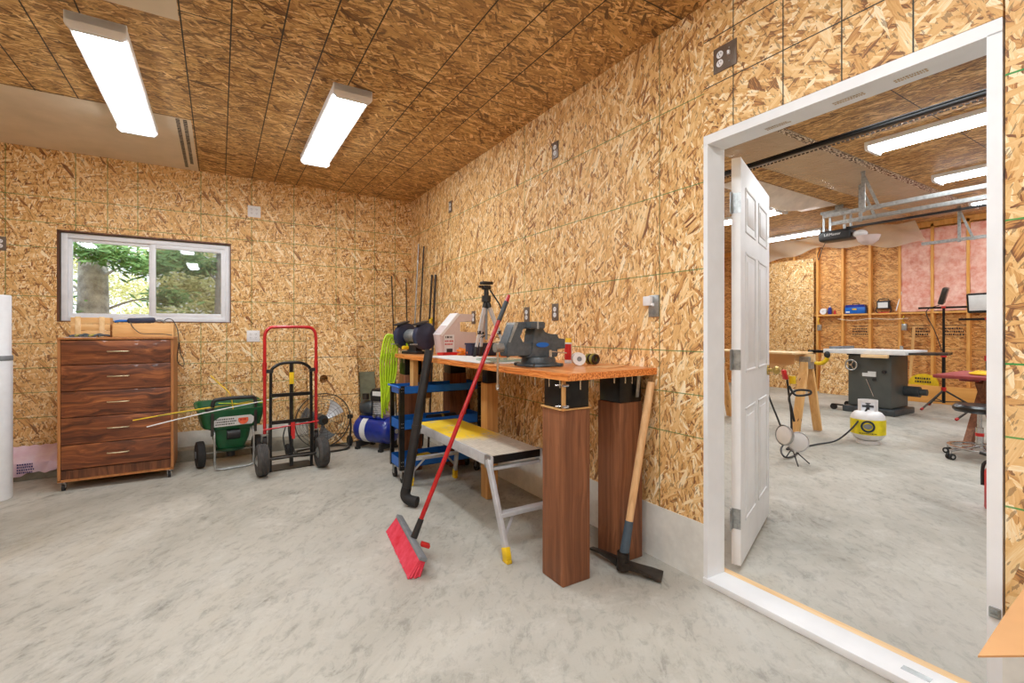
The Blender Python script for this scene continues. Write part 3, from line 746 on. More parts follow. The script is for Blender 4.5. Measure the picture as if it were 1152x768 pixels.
MB().tube(cr([(-.145, -.10, .34), (-.15, -.16, .30), (-.15, -.17, .16), (-.145, -.17, .04), (-.12, -.175, .012), (0, -.175, .010), (.12, -.175, .012), (.145, -.17, .04), (.15, -.17, .16), (.15, -.16, .30), (.145, -.10, .34)], 6), .009, 10).build('stand_leg', M['zinc'], sp)
for sg in (-1, 1): MB().bar((sg*.165, -.155, .30), (sg*.165, -.17, .56), .022, .014, (0, 1, 0)).build('lower_handle', M['satin'], sp)
MB().tube(cr([(-.165, -.17, .55), (-.155, -.175, .60), (-.11, -.178, .612), (0, -.178, .615), (.11, -.178, .612), (.155, -.175, .60), (.165, -.17, .55)], 6), .016, 12).build('grip', M['black'], sp)
MB().sph((-.195, -.175, .53), .022, (1.3, 1, .8)).build('lever', M['black'], sp)
for k, (c_, pts) in enumerate((('paper', [(-.62, -.36, .47), (-.3, -.26, .51), (0, -.22, .545), (.28, -.15, .57), (.42, -.05, .585)]), ('olive', [(-.55, -.30, .535), (-.2, -.19, .545), (.1, -.10, .56), (.36, -.02, .58)]), ('yellow', [(-.70, -.30, .52), (-.35, -.22, .545), (-.05, -.14, .55), (.2, -.10, .55)]), ('yellow', [(-.14, .1, .80), (-.08, .0, .72), (-.02, -.08, .64), (.0, -.11, .50)]), ('hose', [(.38, -.05, .60), (.25, -.11, .55), (.1, -.10, .55), (-.1, -.04, .56)]))):
    q = MB().tube(cr(pts, 6), .0045, 8)
    mt = Matrix.Translation(sp.location) @ sp.rotation_euler.to_matrix().to_4x4()
    bmesh.ops.transform(q.bm, matrix=mt, verts=q.bm.verts)
    single('marker_stake', q, M[c_], tuple(mt @ V(pts[0])), ['long white plastic stake lying across the green spreader hopper', 'olive stake behind the white one on the spreader', 'yellow stake reaching left from the spreader towards the dresser', 'yellow stake sticking up out of the green spreader', 'lime green stake in the right of the spreader hopper'][k], 'stake')

# ---- hand truck
ht = thing('hand_truck', 'red and black hand truck with grey tyres standing upright', 'hand truck', (.535, 4.42, 0), (0, 0, .07))
MB().tube(cr([(-.205, .10, .33), (-.205, .10, .7), (-.205, .10, 1.10)], 4)+cr([(-.205, .10, 1.14), (-.195, .10, 1.19), (-.165, .10, 1.222), (-.12, .10, 1.23), (0, .10, 1.232), (.12, .10, 1.23), (.165, .10, 1.222), (.195, .10, 1.19), (.205, .10, 1.14)], 5)+[(.205, .10, 1.10), (.205, .10, .7), (.205, .10, .33)], .0135, 12).build('red_handle', M['red'], ht)
for sgn in (-1, 1):
    MB().cyl((sgn*.205, .10, .82), (sgn*.205, .10, .93), .0175, n=16).build('sleeve', M['red'], ht)
    MB().bar((sgn*.165, .09, .012), (sgn*.16, .09, .86), .022, .022, (0, 1, 0)).build('side_rail', M['blackmetal'], ht)
    MB().bx(min(sgn*.16, sgn*.2), max(sgn*.16, sgn*.2), .085, .115, .84, .87).cyl((sgn*.16, .06, .855), (sgn*.16, .085, .855), .016).build('clamp', M['black'], ht)
    MB().prism([(0, .10), (.06, .10), (.05, .36), (0, .42)], (sgn*.175, .07, 0), (0, 1, 0), (0, 0, 1), .006).build('wheel_bracket', M['satin'], ht)
MB().tube(cr([(-.16, .09, .85), (-.14, .09, .885), (-.08, .09, .918), (0, .09, .923), (.08, .09, .918), (.14, .09, .885), (.16, .09, .85)], 6), .013, 10).build('top_bow', M['blackmetal'], ht)
MB().bx(-.014, .014, .08, .10, .03, .915).build('centre_bar', M['blackmetal'], ht)
MB().bx(-.018, .018, .076, .0805, .74, .84).build('warning_label', M['yellow'], ht)
for zz in (.65, .42, .12): MB().bar((-.16, .08, zz), (.16, .08, zz), .02, .03).build('crossbar', M['blackmetal'], ht)
MB().tube([(-.22, .065, .37), (.22, .065, .40)], .007, 10).build('red_rod', M['red'], ht)
MB().bx(-.008, .022, .05, .075, .27, .41).build('latch', M['redpl'], ht)
MB().tube(cr([(-.05, .06, .38), (-.07, .05, .30), (-.055, .05, .2), (-.02, .05, .14), (.0, .05, .2), (-.01, .05, .3)], 6), .005, 8).tube(cr([(-.03, .06, .38), (-.02, .05, .25), (.0, .05, .1)], 6), .005, 8).build('cable', M['black'], ht)
MB().bx(-.19, .19, .105, .32, .0, .006).build('toe_plate', M['blackmetal'], ht)
MB().cyl((-.25, .02, .13), (.25, .02, .13), .009).build('axle', M['satin'], ht)
for sgn in (-1, 1):
    x = sgn*.235; rr_ = .132
    prof = [(.05, -.035), (.09, -.045), (.115, -.043), (.128, -.030)]
    for q in (-.02, -.01, 0, .01, .02): prof += [(rr_, q-.003), (rr_, q+.003), (rr_-.004, q+.0045), (rr_-.004, q+.0055)]
    prof += [(.128, .030), (.115, .043), (.09, .045), (.05, .035)]
    k = MB().lathe(prof, (x, .02, .132), (1, 0, 0), 40).build('tyre', M['rubber'], ht)
    MB().lathe([(0, -.036), (.02, -.05), (.05, -.034), (.056, -.02), (.056, .02), (.05, .034), (.02, .05), (0, .036)], (x, .02, .132), (1, 0, 0), 24).build('rim', M['zinc'], k)
for sgn in (-1, 1):   # small swivel casters folded behind the handle feet
    x = sgn*.205
    k = MB().bx(x-.028, x+.028, .085, .135, .322, .328).bx(x-.022, x-.018, .085, .14, .26, .322).bx(x+.018, x+.022, .085, .14, .26, .322).build('swivel_caster', M['zinc'], ht)
    MB().cyl((x-.015, .115, .262), (x+.015, .115, .262), .045, n=24).build('caster_wheel', M['rubberdark'], k)

# ---- OSB panel with hole leaning on the back wall
def leanp(x, z): return V((x, 5.250+.215*z/1.21, z))
pn = MB()
cxh, czh, rh = .945, .69, .042
ringp = [V((cxh+rh*math.cos(a), 0, czh+rh*math.sin(a))) for a in [2*PI*k/32 for k in range(32)]]
def sq(a):
    c_, s_ = math.cos(a), math.sin(a); k = 1/max(abs(c_), abs(s_)); return (c_*k, s_*k)
outer = []
x0, x1, z0, z1 = .785, 1.30, .012, 1.205
for k in range(32):
    a_, b2 = sq(2*PI*k/32)
    outer.append(V((cxh+(a_*(x1-cxh) if a_ > 0 else a_*(cxh-x0)), 0, czh+(b2*(z1-czh) if b2 > 0 else b2*(czh-z0)))))
A = [[pn.bm.verts.new(leanp(p.x, p.z)+V((0, dy, 0))) for p in ringp] for dy in (-.006, .006)]
B = [[pn.bm.verts.new(leanp(p.x, p.z)+V((0, dy, 0))) for p in outer] for dy in (-.006, .006)]
for k in range(32):
    j = (k+1) % 32
    pn.bm.faces.new((A[0][k], A[0][j], B[0][j], B[0][k])); pn.bm.faces.new((A[1][j], A[1][k], B[1][k], B[1][j]))
    pn.bm.faces.new((A[0][k], A[1][k], A[1][j], A[0][j])); pn.bm.faces.new((B[0][j], B[1][j], B[1][k], B[0][k]))
single('board_offcut', pn, osb('osb offcut with grid', 'xz', PAL_WALL, .08, .018, PI/2, 1.5, [1.085], [.905, .5, .1], C(60, 56, 40), .003, fade=1), (1.04, 5.24, .012), 'OSB offcut with a round hole leaning against the back wall behind the fan', 'board')
single('grey_board', MB().prism([(0, 0), (.17, 0), (.17, .76), (0, .76)], (1.335, 5.262, .002), (1, 0, 0), (0, .2/.76, 1), -.012), M['stain'], (1.42, 5.26, 0), 'narrow grey-green board leaning in the corner behind the compressor', 'board')

# ---- drum fan
fn = thing('floor_fan', 'round wire floor fan on a low tube stand behind the hand truck', 'fan', (.865, 5.02, 0), (0, 0, .12))
FZ, FR = .318, .262
def guard(mb, y, bulge):
    for r in [FR*k/9 for k in range(2, 10)]:
        mb.tube(circ((0, y-bulge*(1-(r/FR)**2), FZ), r, 'y', 40), .0014, 5, closed=True)
    for k in range(12):
        a = k*PI/6
        mb.tube([(r*math.cos(a+.5*(1-r/FR)), y-bulge*(1-(r/FR)**2), FZ+r*math.sin(a+.5*(1-r/FR))) for r in [FR*q/6 for q in range(1, 7)]], .0016, 5)
    return mb
guard(MB(), -.06, .035).build('front_guard', M['satin'], fn)
guard(MB(), .0, -.05).build('rear_guard', M['satin'], fn)
MB().lathe([(FR-.003, -.062), (FR+.004, -.062), (FR+.004, -.045), (FR-.003, -.045), (FR-.003, -.062)], (0, 0, FZ), (0, 1, 0), 48).build('guard_rim', M['satin'], fn)
MB().cyl((0, -.045, FZ), (0, .075, FZ), .05).build('motor', M['greydk'], fn)
for k in range(3):
    a0 = k*2*PI/3+.5
    def bl(u_, v_):
        r = .05+.16*u_; a = a0+(v_-.5)*(.6+.3*u_)+.25*u_
        return V((r*math.cos(a), .018*(v_-.5)*2-.025, FZ+r*math.sin(a)))
    MB().grid(bl, 10, 8, .002).build('blade', M['greyband' if k else 'alu'], fn)
MB().cyl((0, -.108, FZ), (0, -.098, FZ), .03).build('centre_cap', M['steel'], fn)
MB().tube(cr([(-.285, 0, FZ), (-.29, 0, .18), (-.26, -.02, .05), (-.22, -.08, .012), (0, -.1, .012), (.22, -.08, .012), (.26, -.02, .05), (.29, 0, .18), (.285, 0, FZ)], 6), .010, 10).tube(cr([(-.24, -.03, .03), (-.2, .12, .012), (0, .15, .012), (.2, .12, .012), (.24, -.03, .03)], 6), .009, 10).build('stand', M['satin'], fn)
for sgn in (-1, 1):
    MB().cyl((sgn*.262, 0, FZ), (sgn*.305, 0, FZ), .022, n=14).build('tilt_knob', M['black'], fn)
    MB().lathe([(.0, -.015), (.05, -.015), (.055, -.008), (.055, .008), (.05, .015), (0, .015)], (sgn*.30, .06, .056), (1, 0, 0), 24).build('wheel', M['rubberdark'], fn)

# ---- air compressor
ac = thing('air_compressor', 'blue pancake-free horizontal tank air compressor in the corner', 'air compressor', (1.37, 4.88, 0), (0, 0, -1.0))
ac['label'] = 'blue tank air compressor standing in the corner under the lime hose'
tank = MB().lathe([(0, -.25), (.05, -.245), (.10, -.225), (.128, -.19), (.135, -.16), (.135, .16), (.128, .19), (.10, .225), (.05, .245), (0, .25)], (0, 0, .195), (1, 0, 0), 36).build('tank', M['navy'], ac)
MB().lathe([(.1355, -.11), (.1362, -.11), (.1362, -.04), (.1355, -.04), (.1355, -.11)], (0, 0, .195), (1, 0, 0), 36).build('label_band', M['paper'], tank)
MB().cyl((.2505, 0, .195), (.262, 0, .195), .022).build('drain_plug', M['zinc'], tank)
for x in (-.15, .15): MB().bx(x-.015, x+.015, -.12, .12, .02, .08).bx(x-.02, x+.02, -.13, -.09, 0, .022).bx(x-.02, x+.02, .09, .13, 0, .022).build('foot', M['rubberdark'], ac)
MB().bx(-.16, .17, -.08, .08, .318, .332).build('deck', M['navy'], ac)
fm = MB()
for k in range(7): fm.bx(.0, .11, -.055, .055, .36+.02*k, .372+.02*k, .002)
fm.cyl((.055, 0, .332), (.055, 0, .51), .04)
fm.build('finned_cylinder', M['alu'], ac)
MB().lathe([(0, -.09), (.06, -.09), (.075, -.07), (.075, .05), (.06, .07), (0, .07)], (-.09, 0, .41), (1, 0, 0), 28).build('motor', M['greydk'], ac)
sh = MB().prism([(-.02, .49), (.13, .49), (.15, .53), (.14, .60), (.0, .615), (-.03, .56)], (0, .07, 0), (1, 0, 0), (0, 0, 1), .14, .006).build('shroud', M['black'], ac)
MB().bx(.01, .12, -.0725, -.0705, .545, .59).build('label_plate', M['paper'], sh)
MB().cyl((-.1, -.05, .50), (-.1, -.05, .56), .035).build('air_filter', M['satin'], ac)
MB().cyl((.12, -.06, .345), (.12, -.075, .345), .022).cyl((.05, -.08, .35), (.05, -.095, .35), .022).build('gauge', M['chrome'], ac)
MB().tube(cr([(.20, 0, .33), (.24, 0, .40), (.22, 0, .50), (.15, 0, .55)], 5), .007).build('pipe', M['zinc'], ac)

# ---- lime hose over bench end
hs = MB()
for k in range(7):
    xk = 1.335-.023*k; top = 1.075+.010*k; bt_ = .50+.03*(k % 3)-.01*k; yk = 4.125+.004*(k % 2)
    xb = 1.255-.008*k
    hs.tube(cr([(1.43-.004*k, 4.02-.012*k, 1.017), (1.42-.008*k, 4.075, top-.005), (1.39-.014*k, 4.11, top+.02), ((xk+1.36-.014*k)/2, yk, top+.012), (xk, yk, .97), (xk-.004, yk+.004, .84), ((xk+xb)/2, yk, .68), (xb, yk+.004, bt_+.05), (xb+.006, yk+.022, bt_), (xb+.012, yk+.045, bt_+.06), ((xk+xb)/2+.012, yk+.05, .70), (xk+.008, yk+.045, .90), (xk+.02, yk+.03, 1.0)], 6), .0088, 8)
single('air_hose', hs, M['hose'], (1.25, 4.14, .46), 'bundle of lime green air hose draped over the far end of the bench', 'hose')

# ================================================================== WORKBENCH
wb = thing('workbench', 'heavy workbench with varnished plywood top on thick timber posts', 'workbench', (1.65, 2.9, 0))
BZ0, BZ1 = .966, 1.0
tp = MB().prism([(1.338, 1.70), (1.955, 1.735), (1.955, 4.08), (1.306, 4.08)], (0, 0, BZ0+.003), (1, 0, 0), (0, 1, 0), BZ1-BZ0-.003)
top = tp.build('benchtop', M['plywood'], wb, world=True)
ed = MB().prism([(1.336, 1.698), (1.955, 1.733), (1.955, 1.7345), (1.338, 1.702), (1.308, 4.08), (1.304, 4.08)], (0, 0, BZ0), (1, 0, 0), (0, 1, 0), BZ1-BZ0-.004)
ed.build('edge_band', M['plyedge'], wb, world=True)
def post(x0, y0, w_, m_, brk=True, zt=.822, y1=None):
    y1 = y1 or y0+w_
    p = MB().bx(x0, x0+w_, y0, y1, 0.001, zt, .004).build('post', M[m_], wb, world=True)
    if brk:
        b2 = MB().bx(x0+.008, x0+w_-.004, y0+.006, y1-.006, zt, BZ0-.001, .002)
        b2.build('bracket', M['blackmetal'], wb, world=True)
    return p
post(1.357, 1.760, .165, 'post')
post(1.744, 1.789, .165, 'post')
post(1.612, 2.966, .092, 'fir')
post(1.332, 3.91, .16, 'post')
post(1.73, 3.86, .16, 'post')
MB().bx(1.335, 1.375, 3.70, 3.78, .72, BZ0-.002).bx(1.45, 1.60, 3.99, 4.06, .60, .966).build('brace', M['fir'], wb, world=True)
# exposed bolt assembly and pale strip at the near post corner
MB().bx(1.352, 1.357+.012, 1.752, 1.766, .822, BZ0-.001, .002).bx(1.350, 1.524, 1.756, 1.93, .8225, .829).build('corner_strip', M['fir'], wb, world=True)
for z in (.842, .94): MB().cyl((1.335, 1.79, z), (1.39, 1.757, z), .005, n=10).cyl((1.35, 1.752, z), (1.38, 1.752, z), .007, n=8).build('bolt', M['chrome'], wb, world=True)
for (x, y, l) in ((1.352, 1.86, .04), (1.352, 1.775, .038), (1.352, 1.98, .045), (1.35, 2.12, .03), (1.35, 2.28, .028), (1.43, 1.722, .045), (1.50, 1.727, .04), (1.515, 1.729, .035), (1.66, 1.74, .03), (1.74, 1.745, .036), (1.79, 1.748, .04), (1.33, 4.0, .04), (1.33, 3.92, .04)):
    MB().cyl((x, y, BZ0-l), (x, y, BZ0+.003), .0032, n=8).cyl((x, y, BZ0-.004), (x, y, BZ0), .006, n=8).build('screw', M['chrome'], wb, world=True)
MB().prism([(0, 0), (.022, 0), (.022, .115), (0, .115)], (1.852, 1.784, .848), (1, 0, 0), (0, -.1, 1), .003).bx(1.852, 1.874, 1.745, 1.786, BZ0-.004, BZ0-.001).build('angle_bracket', M['zinc'], wb, world=True)

# ---- bench vise
vs = thing('bench_vise', 'big grey bench vise bolted to the near corner of the workbench', 'vise', (1.50, 2.18, BZ1+.0005))
X = lambda a: a-1.50
Zv = lambda a: a-1.0
def yprism(poly, y0, y1, bev=.004): return MB().prism([(X(a), Zv(b2)) for a, b2 in poly], (0, y1, 0), (1, 0, 0), (0, 0, 1), y1-y0, bev)
MB().lathe([(0, 0), (.118, 0), (.122, .004), (.118, .014), (.098, .022), (.094, .042), (.088, .052), (0, .052)], (.01, 0, 0), n=36).build('swivel_base', M['greydk'], vs)
lg = MB()
for a in (0, PI/2, PI, 1.5*PI): lg.box((.01+.115*math.cos(a+.6), .115*math.sin(a+.6), .009), (.05, .05, .018), (0, 0, a+.6), .006)
lg.build('mounting_lug', M['greydk'], vs)
yprism([(1.395, 1.05), (1.61, 1.05), (1.615, 1.075), (1.60, 1.095), (1.665, 1.095), (1.665, 1.15), (1.612, 1.15), (1.612, 1.176), (1.545, 1.176), (1.52, 1.185), (1.50, 1.225), (1.495, 1.24), (1.462, 1.24), (1.46, 1.205), (1.45, 1.17), (1.44, 1.13), (1.44, 1.07)], -.045, .045).build('fixed_body', M['grey'], vs)
yprism([(1.455, 1.205), (1.50, 1.205), (1.503, 1.243), (1.455, 1.243)], -.08, .08, .005).build('fixed_jaw', M['grey'], vs)
fj = yprism([(1.285, 1.06), (1.47, 1.06), (1.47, 1.125), (1.38, 1.13), (1.36, 1.165), (1.385, 1.215), (1.445, 1.215), (1.445, 1.236), (1.335, 1.238), (1.318, 1.215), (1.288, 1.14), (1.278, 1.12)], -.04, .04)
fjo = fj.build('sliding_body', M['grey'], vs)
yprism([(1.402, 1.206), (1.452, 1.206), (1.452, 1.243), (1.402, 1.243)], -.08, .08, .005).build('sliding_jaw', M['grey'], vs)
MB().prism([(X(1.292), Zv(1.135)), (X(1.302), Zv(1.132)), (X(1.352), Zv(1.236)), (X(1.332), Zv(1.239))], (0, .043, 0), (1, 0, 0), (0, 0, 1), .086).build('worn_edge', M['zinc'], fjo)
MB().bx(X(1.447), X(1.458), -.08, .08, .205, .2445).build('jaw_plates', M['chrome'], vs)
MB().cyl((X(1.235), 0, .105), (X(1.45), 0, .105), .013, n=18).cyl((X(1.232), 0, .105), (X(1.285), 0, .105), .024, n=20).build('spindle', M['zinc'], vs)
MB().cyl((X(1.25), 0, -.095), (X(1.25), 0, .125), .0065, n=14).cyl((X(1.25), 0, -.104), (X(1.25), 0, -.09), .012, n=14).sph((X(1.25), 0, -.11), .010).cyl((X(1.25), 0, .125), (X(1.25), 0, .138), .012, n=14).build('handle_bar', M['chrome'], vs)
MB().lathe([(0, 0), (.028, 0), (.028, .003), (0, .003)], (X(1.505), -.046, .118), (0, -1, 0), 24, 1.5, .5).build('badge', M['blue'], vs)
MB().cyl((X(1.54), -.07, .052), (X(1.54), -.07, .09), .010).cyl((X(1.54), -.07, .082), (X(1.63), -.10, .072), .004).build('lock_lever', M['chrome'], vs)

# ---- other bench items
def bt(name, label, cat, x, y, rz=0): return thing(name, label, cat, (x, y, BZ1+.0006), (0, 0, rz))
# bench grinder
gr = bt('bench_grinder', 'dark bench grinder with two wheel guards at the far end of the bench', 'grinder', 1.435, 3.935, -1.22)
MB().box((0, 0, .012), (.20, .14, .024), None, .008).bx(-.05, .05, -.035, .035, .024, .09).build('base', M['black'], gr)
MB().lathe([(0, -.10), (.05, -.095), (.06, -.08), (.06, .08), (.05, .095), (0, .10)], (0, 0, .15), (1, 0, 0), 28).build('motor', M['zinc'], gr)
for sgn in (-1, 1):
    x = sgn*.125
    k = MB().lathe([(0, -.028), (.105, -.028), (.115, -.022), (.118, 0), (.115, .022), (.105, .028), (0, .028)], (x, 0, .15), (1, 0, 0), 36).build('wheel_guard', M['purple'], gr)
    MB().box((x, -.045, .262), (.075, .13, .014), (.25, 0, 0), .005).build('eye_shield', M['black'], k)
    MB().bx(x-.025, x+.025, -.14, -.10, .08, .09).build('tool_rest', M['zinc'], gr)
MB().box((.0, -.105, .055), (.03, .06, .03), None, .008).build('switch_box', M['yellow'], gr)
# translucent jug
jg = bt('media_jug', 'translucent pinkish plastic jug with slanted handle on the bench', 'jug', 1.715, 3.72, 0)
J = lambda px, py: ((px-513)*.0083, (395-py)*.0081)
MB().prism([J(494, 395), J(531, 395), J(531.5, 372), J(512, 372), J(512, 361), J(526, 361), J(527.5, 353.5), J(510, 353), J(491, 374)], (0, .05, 0), (1, 0, 0), (0, 0, 1), .15, .006).build('body', M['jug'], jg)
MB().prism([J(491, 374.5), J(510, 352.3), J(512.5, 353.6), J(493.5, 376)], (0, .055, 0), (1, 0, 0), (0, 0, 1), .16).build('slant_handle', M['whitepl'], jg)
lb = MB().bx(-.145, -.055, -.102, -.1005, .012, .165).build('label_plate', M['paper'], jg)
strokes(MB(), (-.14, -.1025, .075), (1, 0, 0), (0, 0, 1), .08, .05, 2, 21, .001).build('lettering', M['redink'], lb)
strokes(MB(), (-.135, -.1025, .13), (1, 0, 0), (0, 0, 1), .07, .03, 1, 22, .001).build('lettering', M['ink'], lb)
MB().bx(-.125, -.072, -.1035, -.1022, .018, .05).build('print_block', M['ink'], lb)
# red tray, orange clamps
tr_ = bt('red_tray', 'small red tray in front of the plastic jug', 'tray', 1.57, 3.54, .1)
MB().bx(-.075, .075, -.045, .045, 0, .006, .002).bx(-.075, .075, -.045, -.04, .006, .022).bx(-.075, .075, .04, .045, .006, .022).bx(-.075, -.07, -.04, .04, .006, .022).bx(.07, .075, -.04, .04, .006, .022).build('tray_body', M['redpl'], tr_)
MB().box((0, 0, .013), (.11, .05, .012), (0, 0, .3), .004).build('tray_contents', M['redink'], tr_)
oc = bt('orange_clamps', 'pile of orange spring clamps on the bench between jug and tripod', 'clamps', 1.70, 3.47, 0)
for k in range(5):
    a = k*1.1; q = V((.035*math.cos(a), .05*math.sin(a*.9), .012+.012*(k % 3)))
    MB().box(q, (.09, .022, .018), (0, .15*(k % 2), a), .005).box(q+V((.01, .01, .012)), (.06, .018, .014), (0, -.3, a+.3), .004).build('clamp', M['orange'], oc)
MB().cyl((.06, .03, .0), (.06, .03, .07), .016).sph((.06, .03, .078), .02).build('knob', M['orange'], oc)
# box and tripod
ob = bt('dark_tool_box', 'low dark blue box on the bench behind the tripod legs', 'box', 1.80, 3.38, 0)
MB().bx(-.13, .13, -.055, .055, 0, .085, .006).build('box_body', M['purple'], ob)
MB().bx(-.135, .135, -.06, .06, .085, .10, .004).build('lid', M['purple'], ob)
MB().tube(cr([(-.06, -.06, .07), (-.05, -.085, .07), (.05, -.085, .07), (.06, -.06, .07)], 5), .005).build('handle', M['black'], ob)
single('orange_block', MB().bx(1.83, 1.9, 3.17, 3.22, BZ1+.001, BZ1+.03, .006), M['orange'], (1.865, 3.195, BZ1+.001), 'small orange block under the dark blue box on the bench', 'block')
tri = bt('camera_tripod', 'small silver and black camera tripod standing on the bench', 'tripod', 1.68, 3.10, 0)
ap = V((0, 0, .43))
for k, (fx, fy) in enumerate(((-.09, .02), (.13, -.10), (.02, .14))):
    f_ = V((fx, fy, 0)); mid = ap*.42+f_*.58; lo = ap*.18+f_*.82
    q = MB().bar(ap*.97+f_*.03, mid, .026, .020, (0, 1, 0)).bar(mid*1.0, lo, .019, .014, (0, 1, 0)).build('leg', M['alu'], tri)
    MB().cyl(lo, f_+V((0, 0, .0)), .013, .011, n=12).build('foot', M['black'], q)
    MB().cyl(ap*.95+f_*.05, ap*.85+f_*.15, .019, n=12).build('leg_joint', M['black'], q)
    MB().cyl(mid-V((0, 0, .01)), mid+V((0, 0, .015)), .014, n=12).build('leg_lock', M['black'], q)
MB().cyl((0, 0, .13), (0, 0, .46), .010, n=14).build('centre_column', M['greyband'], tri)
sprd = MB()
for (fx, fy) in ((-.09, .02), (.13, -.10), (.02, .14)): sprd.bar((0, 0, .17), (fx*.68, fy*.68, .14), .008, .004)
sprd.build('spreader_arm', M['black'], tri)
MB().cyl((0, 0, .41), (0, 0, .455), .034).cyl((0, 0, .455), (0, 0, .50), .018).box((0, 0, .515), (.06, .05, .03), None, .006).box((0, 0, .548), (.085, .06, .022), None, .005).cyl((-.06, 0, .52), (-.02, 0, .52), .01).build('head', M['black'], tri)
MB().tube([(.03, 0, .50), (.09, -.03, .40), (.12, -.04, .33)], .006).build('pan_handle', M['black'], tri)
# thin sheets on bench
sh1 = MB().prism([(1.32, 2.55), (1.45, 2.40), (1.62, 2.42), (1.72, 2.6), (1.70, 3.02), (1.55, 3.40), (1.33, 3.42)], (0, 0, BZ1+.0008), (1, 0, 0), (0, 1, 0), .006)
single('plastic_sheet', sh1, M['paper'], (1.5, 2.9, BZ1), 'white flat plastic sheet lying along the front of the benchtop', 'sheet')
sh2 = MB().prism([(0, 0), (.28, .03), (.30, .24), (.04, .26)], (1.36, 2.32+.0, BZ1+.008), (1, 0, 0), (0, 1, 0), .012)
bmesh.ops.transform(sh2.bm, matrix=Matrix.Translation((0, .14, 0)), verts=sh2.bm.verts)
single('glass_pane', sh2, mat('greenish clear plate', C(168, 186, 170), .15, 0, .05), (1.5, 2.58, BZ1+.008), 'greenish clear plate lying behind the vise handle on the bench', 'plate')
# caulk tube, tape roll, olive roll, papers
ck = bt('caulk_tube', 'red and white tube with yellow cap standing by the wall', 'tube', 1.80, 2.28, 0)
MB().cyl((0, 0, 0), (0, 0, .125), .0225, n=24).build('tube_body', M['paper'], ck)
MB().lathe([(.0228, .02), (.0232, .02), (.0232, .115), (.0228, .115), (.0228, .02)], (-.0006, .0006, 0), n=24, sx=1).build('red_label', M['redpl'], ck)
MB().cyl((0, 0, .125), (0, 0, .15), .021, .017).build('cap', M['yellow'], ck)
tr2 = bt('tape_roll', 'round white-ended tape roll lying on the bench', 'tape', 1.73, 2.10, -.5)
MB().lathe([(.014, -.03), (.036, -.03), (.036, .03), (.014, .03), (.014, -.03)], (0, 0, .0365), (0, 1, 0), 28).build('roll', M['paper'], tr2)
MB().lathe([(0, -.028), (.0138, -.028), (.0138, .028), (0, .028)], (0, 0, .0365), (0, 1, 0), 16).build('core', M['greyband'], tr2)
ol = bt('wire_bundle', 'olive and yellow bundle lying right of the tape roll', 'bundle', 1.85, 2.12, 0)
for k in range(4): MB().tube(circ((0, -.03+.02*k, .031), .022+.002*(k % 2), 'y', 20), .008, 8, closed=True).build('loop', M['olive' if k % 2 else 'steel'], ol)
single('paper_strip', MB().box((1.78, 1.92, BZ1+.002), (.2, .12, .002), (0, 0, .3)), M['card'], (1.78, 1.92, BZ1+.001), 'pale brown paper lying flat on the right end of the benchtop', 'paper')

# ---- rods in the corner
rod_l = ['leftmost thin metal rod standing in the corner by the lime hose', 'second thin metal rod from the left in the corner', 'tall grey metal rod, left of the two tallest in the corner', 'tall black metal rod, right of the two tallest in the corner', 'left rod of the close pair nearest the bench grinder', 'right rod of the close pair nearest the bench grinder']
for k, (b0, b1, r) in enumerate((((1.69, 5.20, .0), (1.70, 5.44, 1.836), .007), ((1.84, 5.22, 0), (1.873, 5.44, 1.815), .007), ((1.80, 5.12, 0), (1.94, 5.20, 2.19), .008), ((1.80, 4.95, 0), (1.94, 5.04, 2.14), .009), ((1.80, 4.72, 0), (1.94, 4.80, 1.80), .011), ((1.82, 4.60, 0), (1.94, 4.70, 1.79), .011))):
    single('metal_rod', MB().cyl(b0, b1, r, n=10), M['zinc' if k == 2 else 'steel'], b0, rod_l[k], 'rod', 'metal rods leaning in the corner')
single('spring_clamp', MB().box((1.905, 4.72, 1.30), (.05, .05, .05), None, .012).cyl((1.88, 4.66, 1.33), (1.93, 4.78, 1.33), .01), M['yellow'], (1.905, 4.72, 1.28), 'small yellow clamp gripping the pair of rods behind the grinder', 'clamp')

# ================================================================== CART, PLATFORM, BROOM, BLOWER, MATTOCK
ct = thing('utility_cart', 'three-shelf blue and black utility cart under the workbench', 'cart', (1.555, 3.745, 0))
hw, hd = .355, .125
for i, z in enumerate((.12, .42, .70)):
    s_ = MB().bx(-hw, hw, -hd, hd, z, z+.004)
    hh = .075
    s_.bx(-hw, hw, -hd, -hd+.003, z, z+hh).bx(-hw, hw, hd-.003, hd, z, z+hh).bx(-hw, -hw+.003, -hd, hd, z, z+hh).bx(hw-.003, hw, -hd, hd, z, z+hh)
    if i == 2:
        s_ = MB().bx(-hw, hw, -hd, hd, z, z+.004).bx(-hw, hw, -hd, -hd+.003, z, z+.06).bx(-hw, hw, hd-.003, hd, z, z+.06).bx(-hw, -hw+.003, -hd, hd, z, z+.06).bx(hw-.003, hw, -hd, hd, z, z+.06).tube(cr([(-hw, -hd, z+.055), (-hw-.02, -hd+.02, z+.058), (-hw-.02, hd-.02, z+.058), (-hw, hd, z+.055)], 4), .008)
    s_.build('shelf', M['blue'], ct)
    MB().bx(-hw+.005, hw-.005, -hd+.005, hd-.005, z+.0045, z+.006).build('liner', M['black'], ct)
